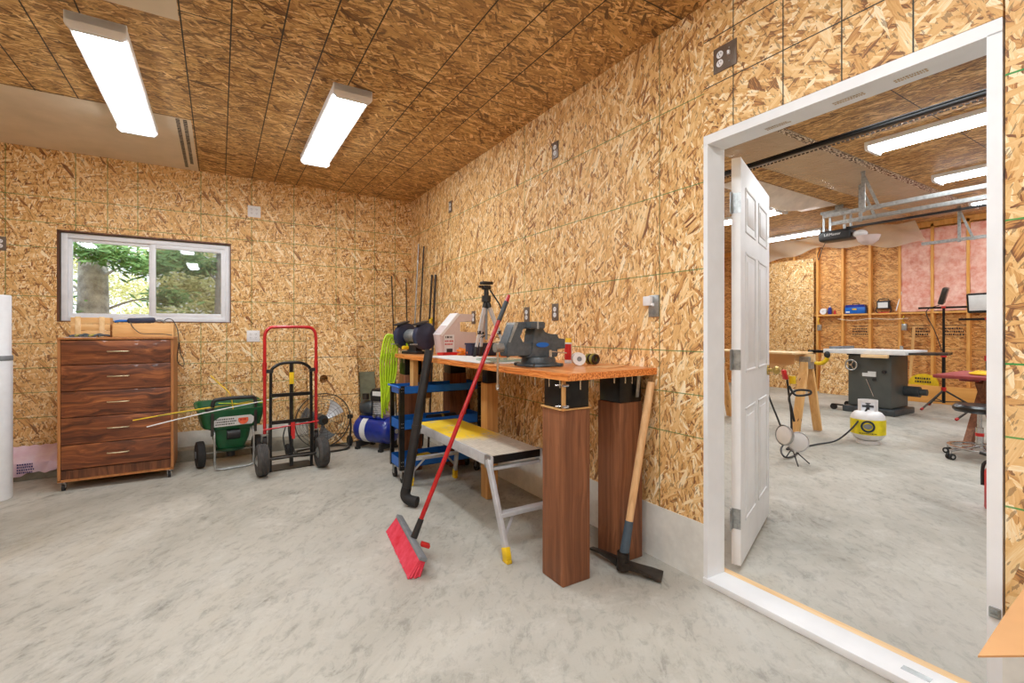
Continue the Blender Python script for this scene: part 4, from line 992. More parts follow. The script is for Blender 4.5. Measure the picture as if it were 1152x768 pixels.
for sx_ in (-1, 1):
    for sy_ in (-1, 1):
        x, y = sx_*(hw+.002), sy_*(hd+.002)
        k = MB().bx(x-(.036 if sx_ > 0 else 0), x+(.036 if sx_ < 0 else 0), y-.002, y+.002, .105, .765).bx(x-.002, x+.002, y-(.03 if sy_ > 0 else 0), y+(.03 if sy_ < 0 else 0), .105, .765).build('corner_post', M['blackmetal'], ct)
        bo = MB()
        for z in (.14, .17, .44, .47, .72, .745):
            for q in (.011, .025): bo.cyl((x-sx_*q, y-.004, z), (x-sx_*q, y+.004, z), .0035, n=8)
        bo.build('bolts', M['chrome'], k)
        cw = MB().bx(x-sx_*.03-.02, x-sx_*.03+.02, y-sy_*.03-.02, y-sy_*.03+.02, .10, .105).bx(x-sx_*.03-.014, x-sx_*.03-.011, y-sy_*.03-.02, y-sy_*.03+.02, .035, .10).bx(x-sx_*.03+.011, x-sx_*.03+.014, y-sy_*.03-.02, y-sy_*.03+.02, .035, .10).build('caster', M['zinc'], ct)
        MB().cyl((x-sx_*.03-.0105, y-sy_*.03, .04), (x-sx_*.03+.0105, y-sy_*.03, .04), .04, n=24).build('wheel', M['rubberdark'], cw)
ZC = .1265
dw = thing('drill_case', 'yellow power tool lying on the bottom shelf of the blue cart', 'power tool', (1.42, 3.745, ZC))
MB().box((0, 0, .03), (.16, .07, .058), (0, 0, .1), .018).build('tool_body', M['yellow'], dw)
MB().cyl((.08, 0, .03), (.15, .01, .03), .024, .018).build('chuck', M['black'], dw)
MB().box((-.06, 0, .075), (.05, .05, .03), None, .01).build('grip', M['black'], dw)
sk = thing('socket_tray', 'dark tray of small tools on the top shelf of the blue cart', 'tool tray', (1.37, 3.745, .7065))
MB().bx(-.12, .12, -.08, .08, 0, .012, .003).build('tray_body', M['black'], sk)
for k in range(6): MB().cyl((-.09+.035*k, -.02, .012), (-.09+.035*k, -.02, .045), .012, n=14).build('socket', M['chrome'], sk)
MB().tube([(-.09, .045, .02), (.1, .05, .02)], .008).build('wrench', M['chrome'], sk)
nt_ = thing('tool_roll', 'black rolled tool pouch on the middle shelf of the blue cart', 'tool pouch', (1.60, 3.745, .4265))
MB().lathe([(0, -.13), (.03, -.13), (.036, -.12), (.036, .12), (.03, .13), (0, .13)], (0, 0, .037), (1, 0, 0), 22).build('roll', M['black'], nt_)
MB().lathe([(.0365, -.01), (.038, -.01), (.038, .01), (.0365, .01)], (0, 0, .037), (1, 0, 0), 22).build('strap', M['olive'], nt_)

# work platform
pf_ = thing('work_platform', 'folding aluminium work platform with a worn yellow and white deck', 'work platform', (1.45, 2.89, 0))
pw, pl, pz = .170, .59, .50
MB().bx(-pw+.008, pw-.008, -pl+.012, pl-.012, pz-.012, pz, .002).build('deck', M['deck'], pf_)
MB().bx(-pw, -pw+.012, -pl, pl, pz-.065, pz-.002, .002).bx(pw-.012, pw, -pl, pl, pz-.065, pz-.002, .002).build('side_rail', M['alu'], pf_)
MB().bx(-pw+.012, pw-.012, -pl+.002, -pl+.012, pz-.042, pz+.0, .001).bx(-pw+.012, pw-.012, pl-.012, pl-.002, pz-.042, pz+.0, .001).build('end_strip', M['blackmetal'], pf_)
for sy_ in (-1, 1):
    y0, y1 = sy_*(pl-.03), sy_*(pl+.185 if sy_ < 0 else pl+.07)
    for sx_ in (-1, 1):
        a_, b2 = V((sx_*(pw+.006), y0, pz-.02)), V((sx_*(pw+.014), y1, .045))
        k = MB().bar(a_, b2, .022, .038, (0, 1, 0), .002).build('leg', M['alu'], pf_)
        MB().bar(a_*.06+b2*.94, V((sx_*(pw+.016), y1*1.012, .0145)), .030, .046, (0, 1, 0), .004).box((sx_*(pw+.016), y1*1.012, .010), (.03, .05, .019), None, .004).build('foot_cap', M['yellow'], k)
        MB().bar(V((sx_*(pw-.075), y0*.38+y1*.62, .20)), a_*.14+b2*.86, .014, .005, (0, 1, 0)).build('brace', M['alu'], k)
    c0, c1 = V((-pw-.008, y0*.38+y1*.62, .215)), V((pw+.008, y0*.38+y1*.62, .215))
    MB().bar(c0, c1, .05, .022, (0, 0, 1), .002).build('rung', M['alu'], pf_)
    MB().bar(V((-pw, y0, pz-.075)), V((pw, y0, pz-.075)), .03, .018, (0, 0, 1), .002).build('hinge_bar', M['alu'], pf_)
    for sx_ in (-1, 1): MB().box((sx_*(pw+.004), y0-sy_*.005, pz-.035), (.022, .05, .07), None, .004).build('lock_bracket', M['zinc'], pf_)

# leaf blower tube
lt0, lt1 = V((1.083, 3.16, .075)), V((1.275, 3.205, 1.06))
lb_ = thing('blower_tube', 'long black plastic tube with bent nozzle leaning on the bench edge', 'blower tube', (1.06, 3.13, 0))
MB().cyl(lt0, lt0.lerp(lt1, .45), .033, .032, n=24).cyl(lt0.lerp(lt1, .45), lt0.lerp(lt1, .47), .035, n=24).cyl(lt0.lerp(lt1, .47), lt1, .0315, .031, n=24).build('tube_body', M['black'], lb_, world=True)
MB().tube(cr([lt0+V((.01, 0, .05)), lt0, V((1.10, 3.13, .045)), V((1.14, 3.085, .038))], 5), lambda t: .034+.002*t, 20).build('nozzle', M['rubberdark'], lb_, world=True)

# push broom
bh = V((.885, 2.445, .09)); btop = V((1.51, 2.495, 1.415)); ax = V((-.06, -.30, 0))
bd = (btop-bh).normalized()
br = thing('push_broom', 'red push broom with pink-red bristles leaning against the bench', 'broom', (.84, 2.5, 0))
dirx = V((-.124, -.992, 0)).normalized()
upv = (bd-dirx*bd.dot(dirx)).normalized()
nrm_ = dirx.cross(upv)
c0 = bh+V((0.0, .02, 0))
hb = MB(); rot = Matrix((dirx, upv.cross(dirx), upv)).transposed().to_4x4()
hb.box(c0-upv*.008+V((0, .03, 0)), (.60, .040, .020), rot, .006)
hb.build('block', M['greyband'], br, world=True)
bs = MB(); rr2 = random.Random(3)
for i in range(44):
    for j in range(5):
        p = c0+V((0, .03, 0))+dirx*(-.285+.57*i/43+.003*rr2.uniform(-1, 1))+nrm_*(-.014+.007*j)-upv*.018
        L_ = .098
        tip = p-upv*L_-V((.012, 0, 0))*1+dirx*(.02*(i/43-.5)+.004*rr2.uniform(-1, 1))+nrm_*((j-2)*.005+.002*rr2.uniform(-1, 1))
        if tip.z < .003:
            k = (p.z-.003)/(p.z-tip.z); tip = p+(tip-p)*k
        bs.cyl(tip, p, .0072, .0052, n=5, caps=True)
bo_ = bs.build('bristles', M['bristle'], br, world=True)
MB().cyl(bh+bd*.0, bh+bd*.10, .019, .016, n=16).build('socket', M['black'], br, world=True)
MB().cyl(bh+bd*.10, bh+bd*1.29, .0125, n=16).build('handle', M['red'], br, world=True)
MB().cyl(bh+bd*1.29, bh+bd*1.42, .0145, n=16).build('grip', M['greydk'], br, world=True)
MB().cyl(bh+bd*1.42, bh+bd*1.465, .0138, .010, n=16).build('end_cap', M['red'], br, world=True)
MB().box(bh+V((.045, -.05, -.03)), (.05, .04, .018), (0, .4, -.3), .005).build('scraper', M['redpl'], br, world=True)

# mattock
mt_ = thing('mattock', 'mattock with wooden handle leaning on the wall beside the near bench post', 'mattock', (1.715, 1.735, 0))
h0, h1 = V((1.700, 1.722, .05)), V((1.925, 1.745, .925))
MB().tube([h0.lerp(h1, t) for t in (.21, .4, .7, 1)], lambda t: .0185+.0025*t, 16).build('handle', M['hand'], mt_, world=True)
MB().tube([h0.lerp(h1, t) for t in (.03, .12, .22)], lambda t: .024-.003*t, 16).build('sleeve', mat('slate grip sleeve', C(70, 84, 96), .6), mt_, world=True)
hd_ = MB().cyl(h0-V((0, 0, .035)), h0+V((.004, 0, .05)), .032, .030, n=20)
def blade(pts, mb):
    rings = [[mb.bm.verts.new(V(c_)+V(s_)*w_*a+V((0, 0, 1))*t_*b2) for a, b2 in ((-1, -1), (1, -1), (1, 1), (-1, 1))] for c_, s_, w_, t_ in pts]
    for A_, B_ in zip(rings, rings[1:]):
        for k in range(4): mb.bm.faces.new((A_[k], A_[(k+1) % 4], B_[(k+1) % 4], B_[k]))
    mb.bm.faces.new(rings[0][::-1]); mb.bm.faces.new(rings[-1])
blade([((1.695, 1.745, .045), (1, 0, 0), .020, .018), ((1.69, 1.80, .05), (1, 0, 0), .014, .012), ((1.697, 1.88, .042), (1, 0, 0), .012, .008), ((1.705, 1.965, .026), (1, 0, 0), .016, .004)], hd_)
blade([((1.70, 1.70, .045), (1, .2, 0), .02, .018), ((1.73, 1.66, .042), (1, .4, 0), .022, .012), ((1.775, 1.61, .030), (1, .6, 0), .035, .006), ((1.815, 1.575, .012), (1, .7, 0), .045, .003)], hd_)
hd_.build('head', M['steel'], mt_, world=True)

# ---- cardboard box at the right edge
cb = thing('cardboard_box', 'open brown cardboard box at the right edge with its flap sticking out', 'box', (1.65, -.05, 0))
bxz = .556
cb_ = MB()
x0, x1, y0, y1 = 1.455, 1.90, -.32, .20
for (a, b2, c_, d_) in ((x0, x1, y0, y0+.005), (x0, x1, y1-.005, y1), (x0, x0+.005, y0, y1), (x1-.005, x1, y0, y1)): cb_.bx(a, b2, c_, d_, 0.001, bxz)
cb_.bx(x0, x1, y0, y1, 0.001, .006)
cb_.build('carton', M['card'], cb, world=True)
MB().prism([(1.262, .317), (1.457, .2005), (1.89, .2005), (1.89, .350), (1.50, .332)], (0, 0, bxz-.002), (1, 0, 0), (0, 1, 0), .004).build('flap', M['card'], cb, world=True)
MB().prism([(x0, 0), (x1, 0), (x1-.02, .15), (x0+.02, .15)], (0, y0, bxz), (1, 0, 0), (0, -1, .3), .005).build('flap', M['card'], cb, world=True)

# ================================================================== GARAGE
# sawhorse
sh_ = thing('sawhorse', 'pine sawhorse with metal brackets seen through the doorway', 'sawhorse', (5.86, 3.45, 0))
MB().bx(5.84, 5.88, 2.86, 4.25, .84, .93, .003).build('beam', M['pine_y'], sh_, world=True)
for yy in (2.95, 4.1):
    for sgn in (-1, 1):
        a_, b2 = V((5.86+sgn*.25, yy, .0)), V((5.86+sgn*.035, yy, .86))
        k = MB().bar(a_+V((0, 0, .012)), b2, .09, .038, (1, 0, 0), .003).build('leg', M['pinewood'], sh_, world=True)
    MB().bx(5.80, 5.92, yy-.055, yy-.045, .76, .90, .003).bx(5.80, 5.92, yy+.045, yy+.055, .76, .90, .003).bx(5.80, 5.81, yy-.05, yy+.05, .78, .90).bx(5.91, 5.92, yy-.05, yy+.05, .78, .90).build('metal_bracket', M['zinc'], sh_, world=True)
pb = MB().bx(5.55, 6.0, 2.95, 4.3, .932, .95)
single('plywood_plank', pb, M['pine_y'], (5.86, 3.6, .932), 'pale plank lying on top of the sawhorse', 'plank')
single('kraft_paper', MB().grid(lambda u_, v_: V((5.69-.02*math.sin(u_*9), 3.0+1.2*u_, .925-.11*v_*(1+.6*math.sin(u_*5)))), 24, 6, .003), M['card'], (5.69, 3.6, .85), 'brown paper hanging below the plank beside the sawhorse', 'paper')
em = thing('ear_muffs', 'yellow ear protectors hanging off the fence rail of the table saw', 'ear protectors', (7.90, 3.80, .70))
MB().tube(circ((0, 0, .13), .13, 'x', 24, PI+.3, 2*PI-.3), .030, 12).build('headband', M['yellow'], em)
for sgn in (-1, 1): MB().sph((0, sgn*.12, .14), .045, (.6, 1, 1.2)).build('ear_cup', M['black'], em)
# stand with reflectors
rs = thing('clamp_lamp_stand', 'thin black stand holding two white dish lamps on the garage floor beside the door edge', 'work lamp', (4.44, 2.36, 0), (0, 0, -.55))
for (fx, fy) in ((-.03, -.14), (.12, -.06), (.02, .14)): MB().tube([(0, 0, .13), (fx, fy, .006)], .0055, 8).build('leg', M['black'], rs)
MB().tube([(0, 0, .10), (-.01, 0, .45), (-.05, 0, .78)], .009, 10).build('pole', M['black'], rs)
for k, (cx_, cz_, a_, m_) in enumerate(((-.10, .26, (-.85, -.25, .1), 'zinc'), (.02, .20, (-.25, -.9, .05), 'whitepl'))):
    q = MB().lathe([(.02, -.07), (.05, -.06), (.085, -.02), (.092, .01), (.09, .012), (.083, -.016), (.048, -.054), (.02, -.064)], (cx_, -.05, cz_), a_, 28).build('dish_reflector', M[m_], rs)
    MB().lathe([(0, 0), (.085, 0), (.08, .012), (.05, .022), (0, .026)], (cx_, -.05, cz_), a_, 28).build('diffuser', M['whitepl'], q)
MB().tube(cr([(-.04, -.02, .70), (.0, -.05, .62), (.11, -.07, .63), (.12, -.06, .66), (.02, -.03, .66), (-.04, -.02, .60), (-.02, -.02, .50), (.0, -.03, .38)], 6), .010, 8).build('cable_loop', M['black'], rs)
MB().box((-.07, 0, .80), (.03, .05, .09), (0, -.2, 0), .008).build('red_grip', M['redpl'], rs)
MB().cyl((-.01, -.02, .72), (-.01, -.02, .79), .028).build('yellow_collar', M['yellow'], rs)
# propane
pt = thing('propane_tank', 'white propane tank with yellow label on the garage floor', 'propane tank', (5.93, 2.36, 0))
MB().lathe([(.09, 0), (.105, 0), (.105, .035), (.09, .035), (.09, 0)], n=32).build('foot_ring', M['whitepl'], pt)
body = MB().lathe([(0, .028), (.07, .03), (.12, .05), (.148, .085), (.155, .12), (.155, .26), (.148, .295), (.12, .33), (.07, .352), (0, .356)], n=48).build('tank_body', M['whitepl'], pt)
MB().lathe([(.1555, .105), (.1568, .105), (.1568, .262), (.1555, .262), (.1555, .105)], n=48).build('yellow_label', mat('lemon label', C(244, 226, 30), .4), body)
vd = (V((0, 0, 0))-V((5.93, 2.36, 0))).normalized(); rt = V((-vd.y, vd.x, 0)); cc = V((0, 0, .195))+vd*.1572
MB().lathe([(.044, -.004), (.062, -.008), (.062, .003), (.044, .004), (.044, -.004)], cc, vd, 28).build('emblem_ring', mat('navy emblem', C(24, 50, 76), .5), body)
MB().lathe([(0, 0), (.036, 0), (.036, .0038), (0, .0038)], cc, vd, 24, 1, .75).build('emblem', M['greyband'], body)
q = MB(); strokes(q, V((0, 0, .115))+vd*.158+rt*(-.075) if rt.cross(V((0, 0, 1))).dot(vd) > 0 else V((0, 0, .115))+vd*.158+rt*.075, rt if rt.cross(V((0, 0, 1))).dot(vd) > 0 else -rt, (0, 0, 1), .15, .018, 1, 31, .0015, .9); q.build('lettering', M['ink'], body)
cl_ = MB().tube([], .01) if 0 else MB()
col_pts = [(.085*math.cos(a), .085*math.sin(a)) for a in [vd_a for vd_a in [math.atan2(vd.y, vd.x)+.75+k*(2*PI-1.5)/28 for k in range(29)]]]
for (xa, ya), (xb, yb) in zip(col_pts, col_pts[1:]): cl_.bar((xa, ya, .40), (xb, yb, .40), .006, .12)
cl_.build('collar', M['whitepl'], pt)
MB().bar(V((0, 0, .448))+vd*.062+rt*.062, V((0, 0, .448))+vd*.062-rt*.062, .006, .028).build('collar_bridge', M['whitepl'], pt)
MB().cyl((0, 0, .35), (0, 0, .41), .016).cyl(V((0, 0, .40))-vd*.02, V((0, 0, .40))+vd*.055, .013).sph((0, 0, .425), .024, (1, 1, .5)).cyl(V((0, 0, .39))+rt*-.05, V((0, 0, .39))+rt*.05, .012).build('valve', M['greydk'], pt)
hz = MB().tube(cr([V((5.93, 2.36, .385))+vd*.075, V((5.83, 2.37, .30)), V((5.70, 2.42, .16)), V((5.55, 2.50, .04)), V((5.35, 2.58, .012)), V((5.10, 2.60, .012)), V((4.95, 2.66, .012)), V((4.85, 2.62, .012)), V((4.98, 2.56, .03)), V((4.85, 2.52, .012)), V((4.62, 2.45, .012)), V((4.50, 2.46, .02)), V((4.58, 2.54, .06)), V((4.72, 2.58, .14)), V((4.66, 2.60, .30)), V((4.52, 2.58, .46)), V((4.40, 2.56, .60))], 8), .0085, 10)
single('gas_hose', hz, M['black'], (5.2, 2.55, .01), 'black gas hose curling from the propane tank to the lamp stand', 'hose')
# table saw
ts = thing('table_saw', 'grey cabinet table saw in the garage behind the propane tank', 'table saw', (8.35, 3.2, 0))
def wbx(*a, **k): return MB().bx(*a, **k)
cabs = wbx(8.05, 8.62, 2.92, 3.46, .10, .84, bev=.01).build('cabinet', M['sawgrey'], ts, world=True)
wbx(8.0, 8.68, 2.86, 3.52, .0, .09, bev=.015).build('base_plinth', M['greydk'], ts, world=True)
wbx(7.98, 8.70, 2.72, 3.73, .865, .925, bev=.004).build('table_top', M['paper'], ts, world=True)
wbx(8.1, 8.6, 2.95, 3.5, .84, .865).build('trunnion', M['black'], ts, world=True)
wbx(7.93, 7.975, 2.72, 3.75, .865, .93, bev=.004).build('front_rail', M['paper'], ts, world=True)
MB().bar((7.955, 3.72, .885), (7.955, 3.98, .885), .035, .045, (0, 0, 1), .004).build('rail_tube', M['blackmetal'], ts, world=True)
wbx(7.98, 8.68, 3.64, 3.69, .926, .965, bev=.004).build('rip_fence', M['greyband'], ts, world=True)
wbx(8.68, 8.72, 2.45, 2.70, .87, .90).prism([(7.98, 2.70), (8.70, 2.70), (8.55, 2.42), (8.3, 2.38)], (0, 0, .87), (1, 0, 0), (0, 1, 0), .03).build('side_wing', M['satin'], ts, world=True)
wbx(7.86, 7.925, 2.90, 3.22, .82, .865, bev=.004).build('push_stick', M['pine_y'], ts, world=True)
wh = MB().tube(circ((8.0, 3.40, .70), .075, 'x', 28), .013, 10, closed=True)
for k in range(3):
    a = k*2*PI/3; wh.bar((8.0, 3.40, .70), (8.0, 3.40+.075*math.cos(a), .70+.075*math.sin(a)), .012, .012)
wh.cyl((7.99, 3.40, .70), (8.05, 3.40, .70), .018)
wh.build('hand_wheel', M['chrome'], ts, world=True)
wbx(8.035, 8.0495, 3.10, 3.27, .54, .59).bx(8.035, 8.0495, 3.1, 3.2, .59, .615).build('label_plate', M['paper'], cabs, world=True)
MB().tube([(8.04, 3.22, .50), (8.04, 3.13, .26)], .007).build('crank_rod', M['chrome'], cabs, world=True)
MB().cyl((8.02, 3.0, .62), (8.05, 3.0, .62), .025).cyl((8.02, 3.12, .50), (8.05, 3.12, .50), .022).build('knob', M['black'], cabs, world=True)
MB().cyl((8.5, 2.92, .33), (8.5, 2.74, .33), .075, n=24).cyl((8.5, 2.74, .33), (8.5, 2.66, .33), .045, n=20).build('motor', M['greydk'], ts, world=True)
MB().cyl((8.62, 3.0, .926), (8.62, 3.0, .98), .02).build('blade_guard', M['zinc'], ts, world=True)
for (x, y) in ((8.06, 3.66), (8.5, 3.66)):
    k = MB().bx(x-.03, x+.03, y-.12, y+.02, .07, .09).build('caster_arm', M['blackmetal'], ts, world=True)
    MB().cyl((x-.015, y, .045), (x+.015, y, .045), .045, n=20).build('caster_wheel', M['rubberdark'], k, world=True)
# osb sheets and lumber
single('osb_sheet', MB().bx(10.155, 10.17, 4.98, 6.2, .0, 2.66), M['osb_pale'], (10.16, 5.6, 0), 'full pale OSB sheet standing against the far garage wall', 'board')
single('osb_offcut', MB().prism([(0, 0), (.52, 0), (.52, .80), (0, .80)], (9.95, 4.78, .002), (0, -1, 0), (.14, 0, 1), -.015), M['osb_pale'], (9.95, 4.5, 0), 'small pale OSB offcut leaning behind the table saw', 'board')
single('timber_beam', MB().bx(10.10, 10.19, 1.2, 3.55, .0, .29, .004), wood('honey beam', [(0, C(214, 146, 66)), (1, C(240, 180, 100))], 'y', .5, 10), (10.15, 2.4, 0), 'long honey coloured beam lying along the foot of the far garage wall', 'beam')
ys = thing('saw_blade_case', 'round-topped yellow case with dark lettering on the long beam', 'case', (10.14, 3.22, .2905))
MB().prism([(-.20, 0)]+[(-.20*math.cos(a), .03+.16*math.sin(a)) for a in [PI*k/16 for k in range(17)]]+[(.20, 0)], (-.025, 0, 0), (0, -1, 0), (0, 0, 1), -.04).build('case_body', M['yellow'], ys)
strokes(MB(), (-.029, .11, .03), (0, -1, 0), (0, 0, 1), .24, .11, 2, 41, .003).build('lettering', M['ink'], ys)
single('thin_batten', MB().bar((10.18, 3.42, .34), (10.16, 3.36, 1.28), .04, .02, (1, 0, 0)), M['pinewood'], (10.18, 3.42, .3), 'thin pine batten leaning on the far wall right of the table saw', 'batten')
# things on the stud-wall shelf
ZS = 1.5305
def gs(name, label, cat, y, x=10.24): return thing(name, label, cat, (x, y, ZS))
q = gs('paper_roll', 'white round roll on the far shelf, leftmost item', 'roll', 4.83); MB().lathe([(.01, -.03), (.06, -.03), (.06, .03), (.01, .03), (.01, -.03)], (0, 0, .061), (1, 0, 0), 28).build('roll', M['whitepl'], q)
q = gs('spray_can', 'small blue can beside the white roll on the far shelf', 'can', 4.72); MB().lathe([(0, 0), (.032, 0), (.033, .004), (.033, .12), (.02, .135), (.01, .14), (0, .14)], n=24).build('can_body', M['navy'], q); MB().cyl((0, 0, .135), (0, 0, .165), .012).build('cap', M['whitepl'], q)
q = gs('red_bottle', 'tiny red bottle on the far shelf right of the blue can', 'bottle', 4.63); MB().lathe([(0, 0), (.02, 0), (.02, .05), (.008, .07), (.008, .085), (0, .085)], n=18).build('bottle_body', M['redpl'], q)
q = gs('blue_toolbox', 'blue metal toolbox on the far garage shelf', 'toolbox', 4.27)
MB().bx(-.05, .05, -.165, .165, 0, .12, .008).build('box_body', M['blue'], q)
MB().prism([(-.165, 0), (.165, 0), (.15, .045), (-.15, .045)], (-.05, 0, .121), (0, 1, 0), (0, 0, 1), .10).build('lid', M['navy'], q)
MB().tube(cr([(0, -.05, .165), (0, -.045, .19), (0, .045, .19), (0, .05, .165)], 4), .007).build('handle', M['black'], q)
MB().bx(-.054, -.0505, -.03, .04, .07, .095).build('latch_label', M['yellow'], q); MB().bx(-.054, -.0505, .08, .145, .02, .045).build('label_plate', M['paper'], q)
q = gs('work_light', 'square black work light with bright face on the far shelf', 'work light', 3.83)
MB().bx(-.03, .03, -.1, .1, .07, .22, .01).build('lamp_housing', M['black'], q); MB().bx(-.034, -.0305, -.075, .075, .09, .19).build('lens', M['paper'], q)
MB().tube(cr([(0, -.08, .22), (0, -.06, .25), (0, .06, .25), (0, .08, .22)], 4), .008).tube(cr([(0, -.1, .12), (0, -.1, .012), (0, .1, .012), (0, .1, .12)], 4), .008).build('handle', M['black'], q)
MB().bx(-.04, .03, -.09, .07, 0.0, .018).build('foot', M['redpl'], q)
single('pvc_pipe', MB().cyl((10.20, 3.63, 1.56), (10.24, 3.53, 2.02), .009, n=10), M['whitepl'], (10.2, 3.63, 1.54), 'thin white pipe leaning upright on the far shelf', 'pipe')
for k, y in enumerate((4.88, 3.50)):
    q = thing('junction_box', ['grey wall box on the stud left of the table saw', 'grey wall box on the stud right of the table saw'][k], 'electrical box', (10.18, y, 1.27))
    MB().bx(-.03, .03, -.035, .035, -.055, .055, .004).build('box_body', M['zinc'], q)
    MB().tube(cr([(0, 0, .055), (0, .03, .12), (.03, .02, .2)], 4), .006).build('wire', M['yellow'], q)
single('power_cable', MB().tube(cr([(10.17, 4.55, 1.44), (10.18, 4.3, 1.40), (10.17, 4.0, 1.43), (10.17, 3.7, 1.41), (10.17, 3.45, 1.42)], 6), .006, 8), M['polycream'], (10.17, 4, 1.4), 'cream electrical cable stapled across the studs below the shelf', 'cable')
# tripod lamps
def lamp(label, x, y, top, rz, face):
    t = thing('tripod_work_lamp', label, 'work lamp', (x, y, 0), (0, 0, rz))
    for k in range(3):
        a = k*2*PI/3+.6
        q = MB().tube([(0, 0, .30), (.42*math.cos(a), .42*math.sin(a), .018)], .013, 10).tube([(0, 0, .12), (.24*math.cos(a), .24*math.sin(a), .14)], .008, 8).build('leg', M['satin'], t)
        MB().cyl((.40*math.cos(a), .40*math.sin(a), .03), (.43*math.cos(a), .43*math.sin(a), .014), .018, n=12).build('foot_cap', M['redpl'], q)
    MB().cyl((0, 0, .1), (0, 0, .85), .022).cyl((0, 0, .85), (0, 0, top-.22), .016).build('pole', M['blackmetal'], t)
    MB().cyl((0, 0, .80), (0, 0, .87), .035).cyl((0, 0, .28), (0, 0, .34), .032).cyl((0, 0, top-.25), (0, 0, top-.22), .03).build('collar', M['redpl'], t)
    MB().bar((0, -.30, top-.24), (0, .30, top-.24), .03, .03).build('crossbar', M['blackmetal'], t)
    if face: 
        h = MB().box((0, .0, top-.02), (.08, .42, .27), (0, -.12, 0), .02).build('lamp_housing', M['blackmetal'], t)
        MB().box((-.043, .0, top-.02), (.004, .36, .21), (0, -.12, 0), .01).build('lens', M['paper'], h)
    else:
        h = MB().box((0, .0, top-.06), (.26, .07, .26), (.25, -.12, .1), .02).build('lamp_housing', M['satin'], t)
        MB().tube(cr([(0, .05, top-.2), (-.03, .2, top-.3), (-.02, .1, top-.6), (0, .02, .9)], 6), .006, 8).build('cable', M['black'], t)
    return t
lamp('tripod work lamp with its head turned edge-on, left of the other tripod lamp', 9.45, 2.76, 1.80, .1, False)
lamp('tripod work lamp with a wide pale face, cut off by the right door jamb', 8.75, 2.10, 1.60, -.1, True)
# red table, stool
rt_ = thing('red_table', 'red stained table with crossed slanted legs at the right of the doorway', 'table', (6.75, 1.35, 0))
MB().bx(6.30, 7.2, .60, 1.93, .715, .75, .008).build('table_top', M['maroon'], rt_, world=True)
for (yy) in (1.68, .85):
    MB().bar((6.36, yy, .02), (6.98, yy, .70), .09, .06, (0, 1, 0)).build('leg', M['post'], rt_, world=True)
    MB().bar((7.12, yy-.062, .02), (6.50, yy-.062, .70), .09, .06, (0, 1, 0)).build('leg', M['post'], rt_, world=True)
MB().bx(6.40, 7.1, 1.60, 1.75, .69, .7145).build('batten', M['maroon'], rt_, world=True)
yh = MB()
for k in range(5): yh.tube(circ((6.62, 1.55-.01*k, .765+.008*(k % 3)), .17-.01*k, 'z', 28), .009, 8, closed=True)
single('yellow_cord', yh, M['yellow'], (6.62, 1.55, .752), 'coil of yellow extension cord on the red table', 'cord')
so = thing('rolling_stool', 'round black stool with chrome wheeled base beside the red table', 'stool', (6.02, 1.50, 0))
MB().lathe([(0, .435), (.12, .437), (.175, .445), (.19, .465), (.188, .49), (.17, .508), (0, .515)], n=40).build('seat', M['leather'], so)
MB().cyl((0, 0, .12), (0, 0, .30), .028).cyl((0, 0, .28), (0, 0, .436), .018).build('column', M['chrome'], so)
MB().cyl((0, 0, .22), (0, 0, .25), .031).build('red_collar', M['redpl'], so)
for k in range(5):
    a = k*2*PI/5+2.55
    q = MB().bar((0, 0, .13), (.26*math.cos(a), .26*math.sin(a), .085), .035, .018, (0, 0, 1), .003).cyl((.26*math.cos(a), .26*math.sin(a), .05), (.26*math.cos(a), .26*math.sin(a), .085), .008).build('base_arm', M['chrome'], so)
    t1 = V((-math.sin(a), math.cos(a), 0)); c_ = V((.26*math.cos(a), .26*math.sin(a), .029))
    MB().cyl(c_-t1*.026, c_-t1*.008, .0285, n=20).cyl(c_+t1*.008, c_+t1*.026, .0285, n=20).build('caster', M['rubberdark'], q)
    MB().cyl(c_-t1*.0275, c_+t1*.0275, .014, n=14).build('caster_hub', M['chrome'], q)
MB().lathe([(.20, .112), (.23, .112), (.23, .122), (.20, .122), (.20, .112)], n=32).build('foot_tray', M['chrome'], so)
# extinguisher sliver by the right jamb
ex = thing('fire_extinguisher', 'red fire extinguisher barely showing past the right door jamb', 'fire extinguisher', (4.42, 1.012, 0))
MB().lathe([(0, 0), (.06, 0), (.065, .01), (.065, .25), (.05, .28), (.02, .30), (0, .30)], n=32).build('cylinder_body', M['redpl'], ex)
MB().cyl((0, 0, .30), (0, 0, .34), .02).box((-.0, .03, .355), (.03, .12, .02), (.2, 0, 0), .004).tube(cr([(0, .02, .33), (0, .07, .29), (0, .075, .15)], 5), .01).build('valve_handle', M['black'], ex)
# opener rails, opener, tracks
rl = thing('opener_rail', 'thick black garage door opener rail with chain crossing the top of the doorway', 'rail', (4.28, 1.0, 2.75))
MB().bx(4.25, 4.30, -2.6, 3.55, 2.735, 2.775, .004).bx(4.235, 4.315, -2.6, 3.55, 2.760, 2.768).build('rail_bar', M['blackmetal'], rl, world=True)
ch_ = MB()
for k in range(100): ch_.box((4.275, -.2+.034*k, 2.718), (.008, .022, .012), None, .002)
ch_.build('chain', M['steel'], rl, world=True)
for yy in (-2.0, 3.4): MB().bx(4.26, 4.29, yy, yy+.03, 2.775, GH_-.001).build('hanger', M['zinc'], rl, world=True)
op = thing('garage_door_opener', 'black garage door opener hanging from the ceiling with its long rail', 'garage door opener', (7.82, 3.55, 2.60))
hd2 = MB().box((7.86, 3.52, 2.62), (.26, .42, .15), (0, 0, .05), .03, 3).build('opener_head', M['black'], op, world=True)
lfm = text('LiftMaster', .055, M['paper'], hd2, (0, 0, 0), (0, -1, 0), (0, 0, 1))
lfm.data.transform(Matrix.Translation(V((7.724, 3.53, 2.63))-V((7.82, 3.55, 2.60))))
MB().bx(7.80, 7.84, -2.6, 3.4, 2.69, 2.72).build('rail_bar', M['blackmetal'], op, world=True)
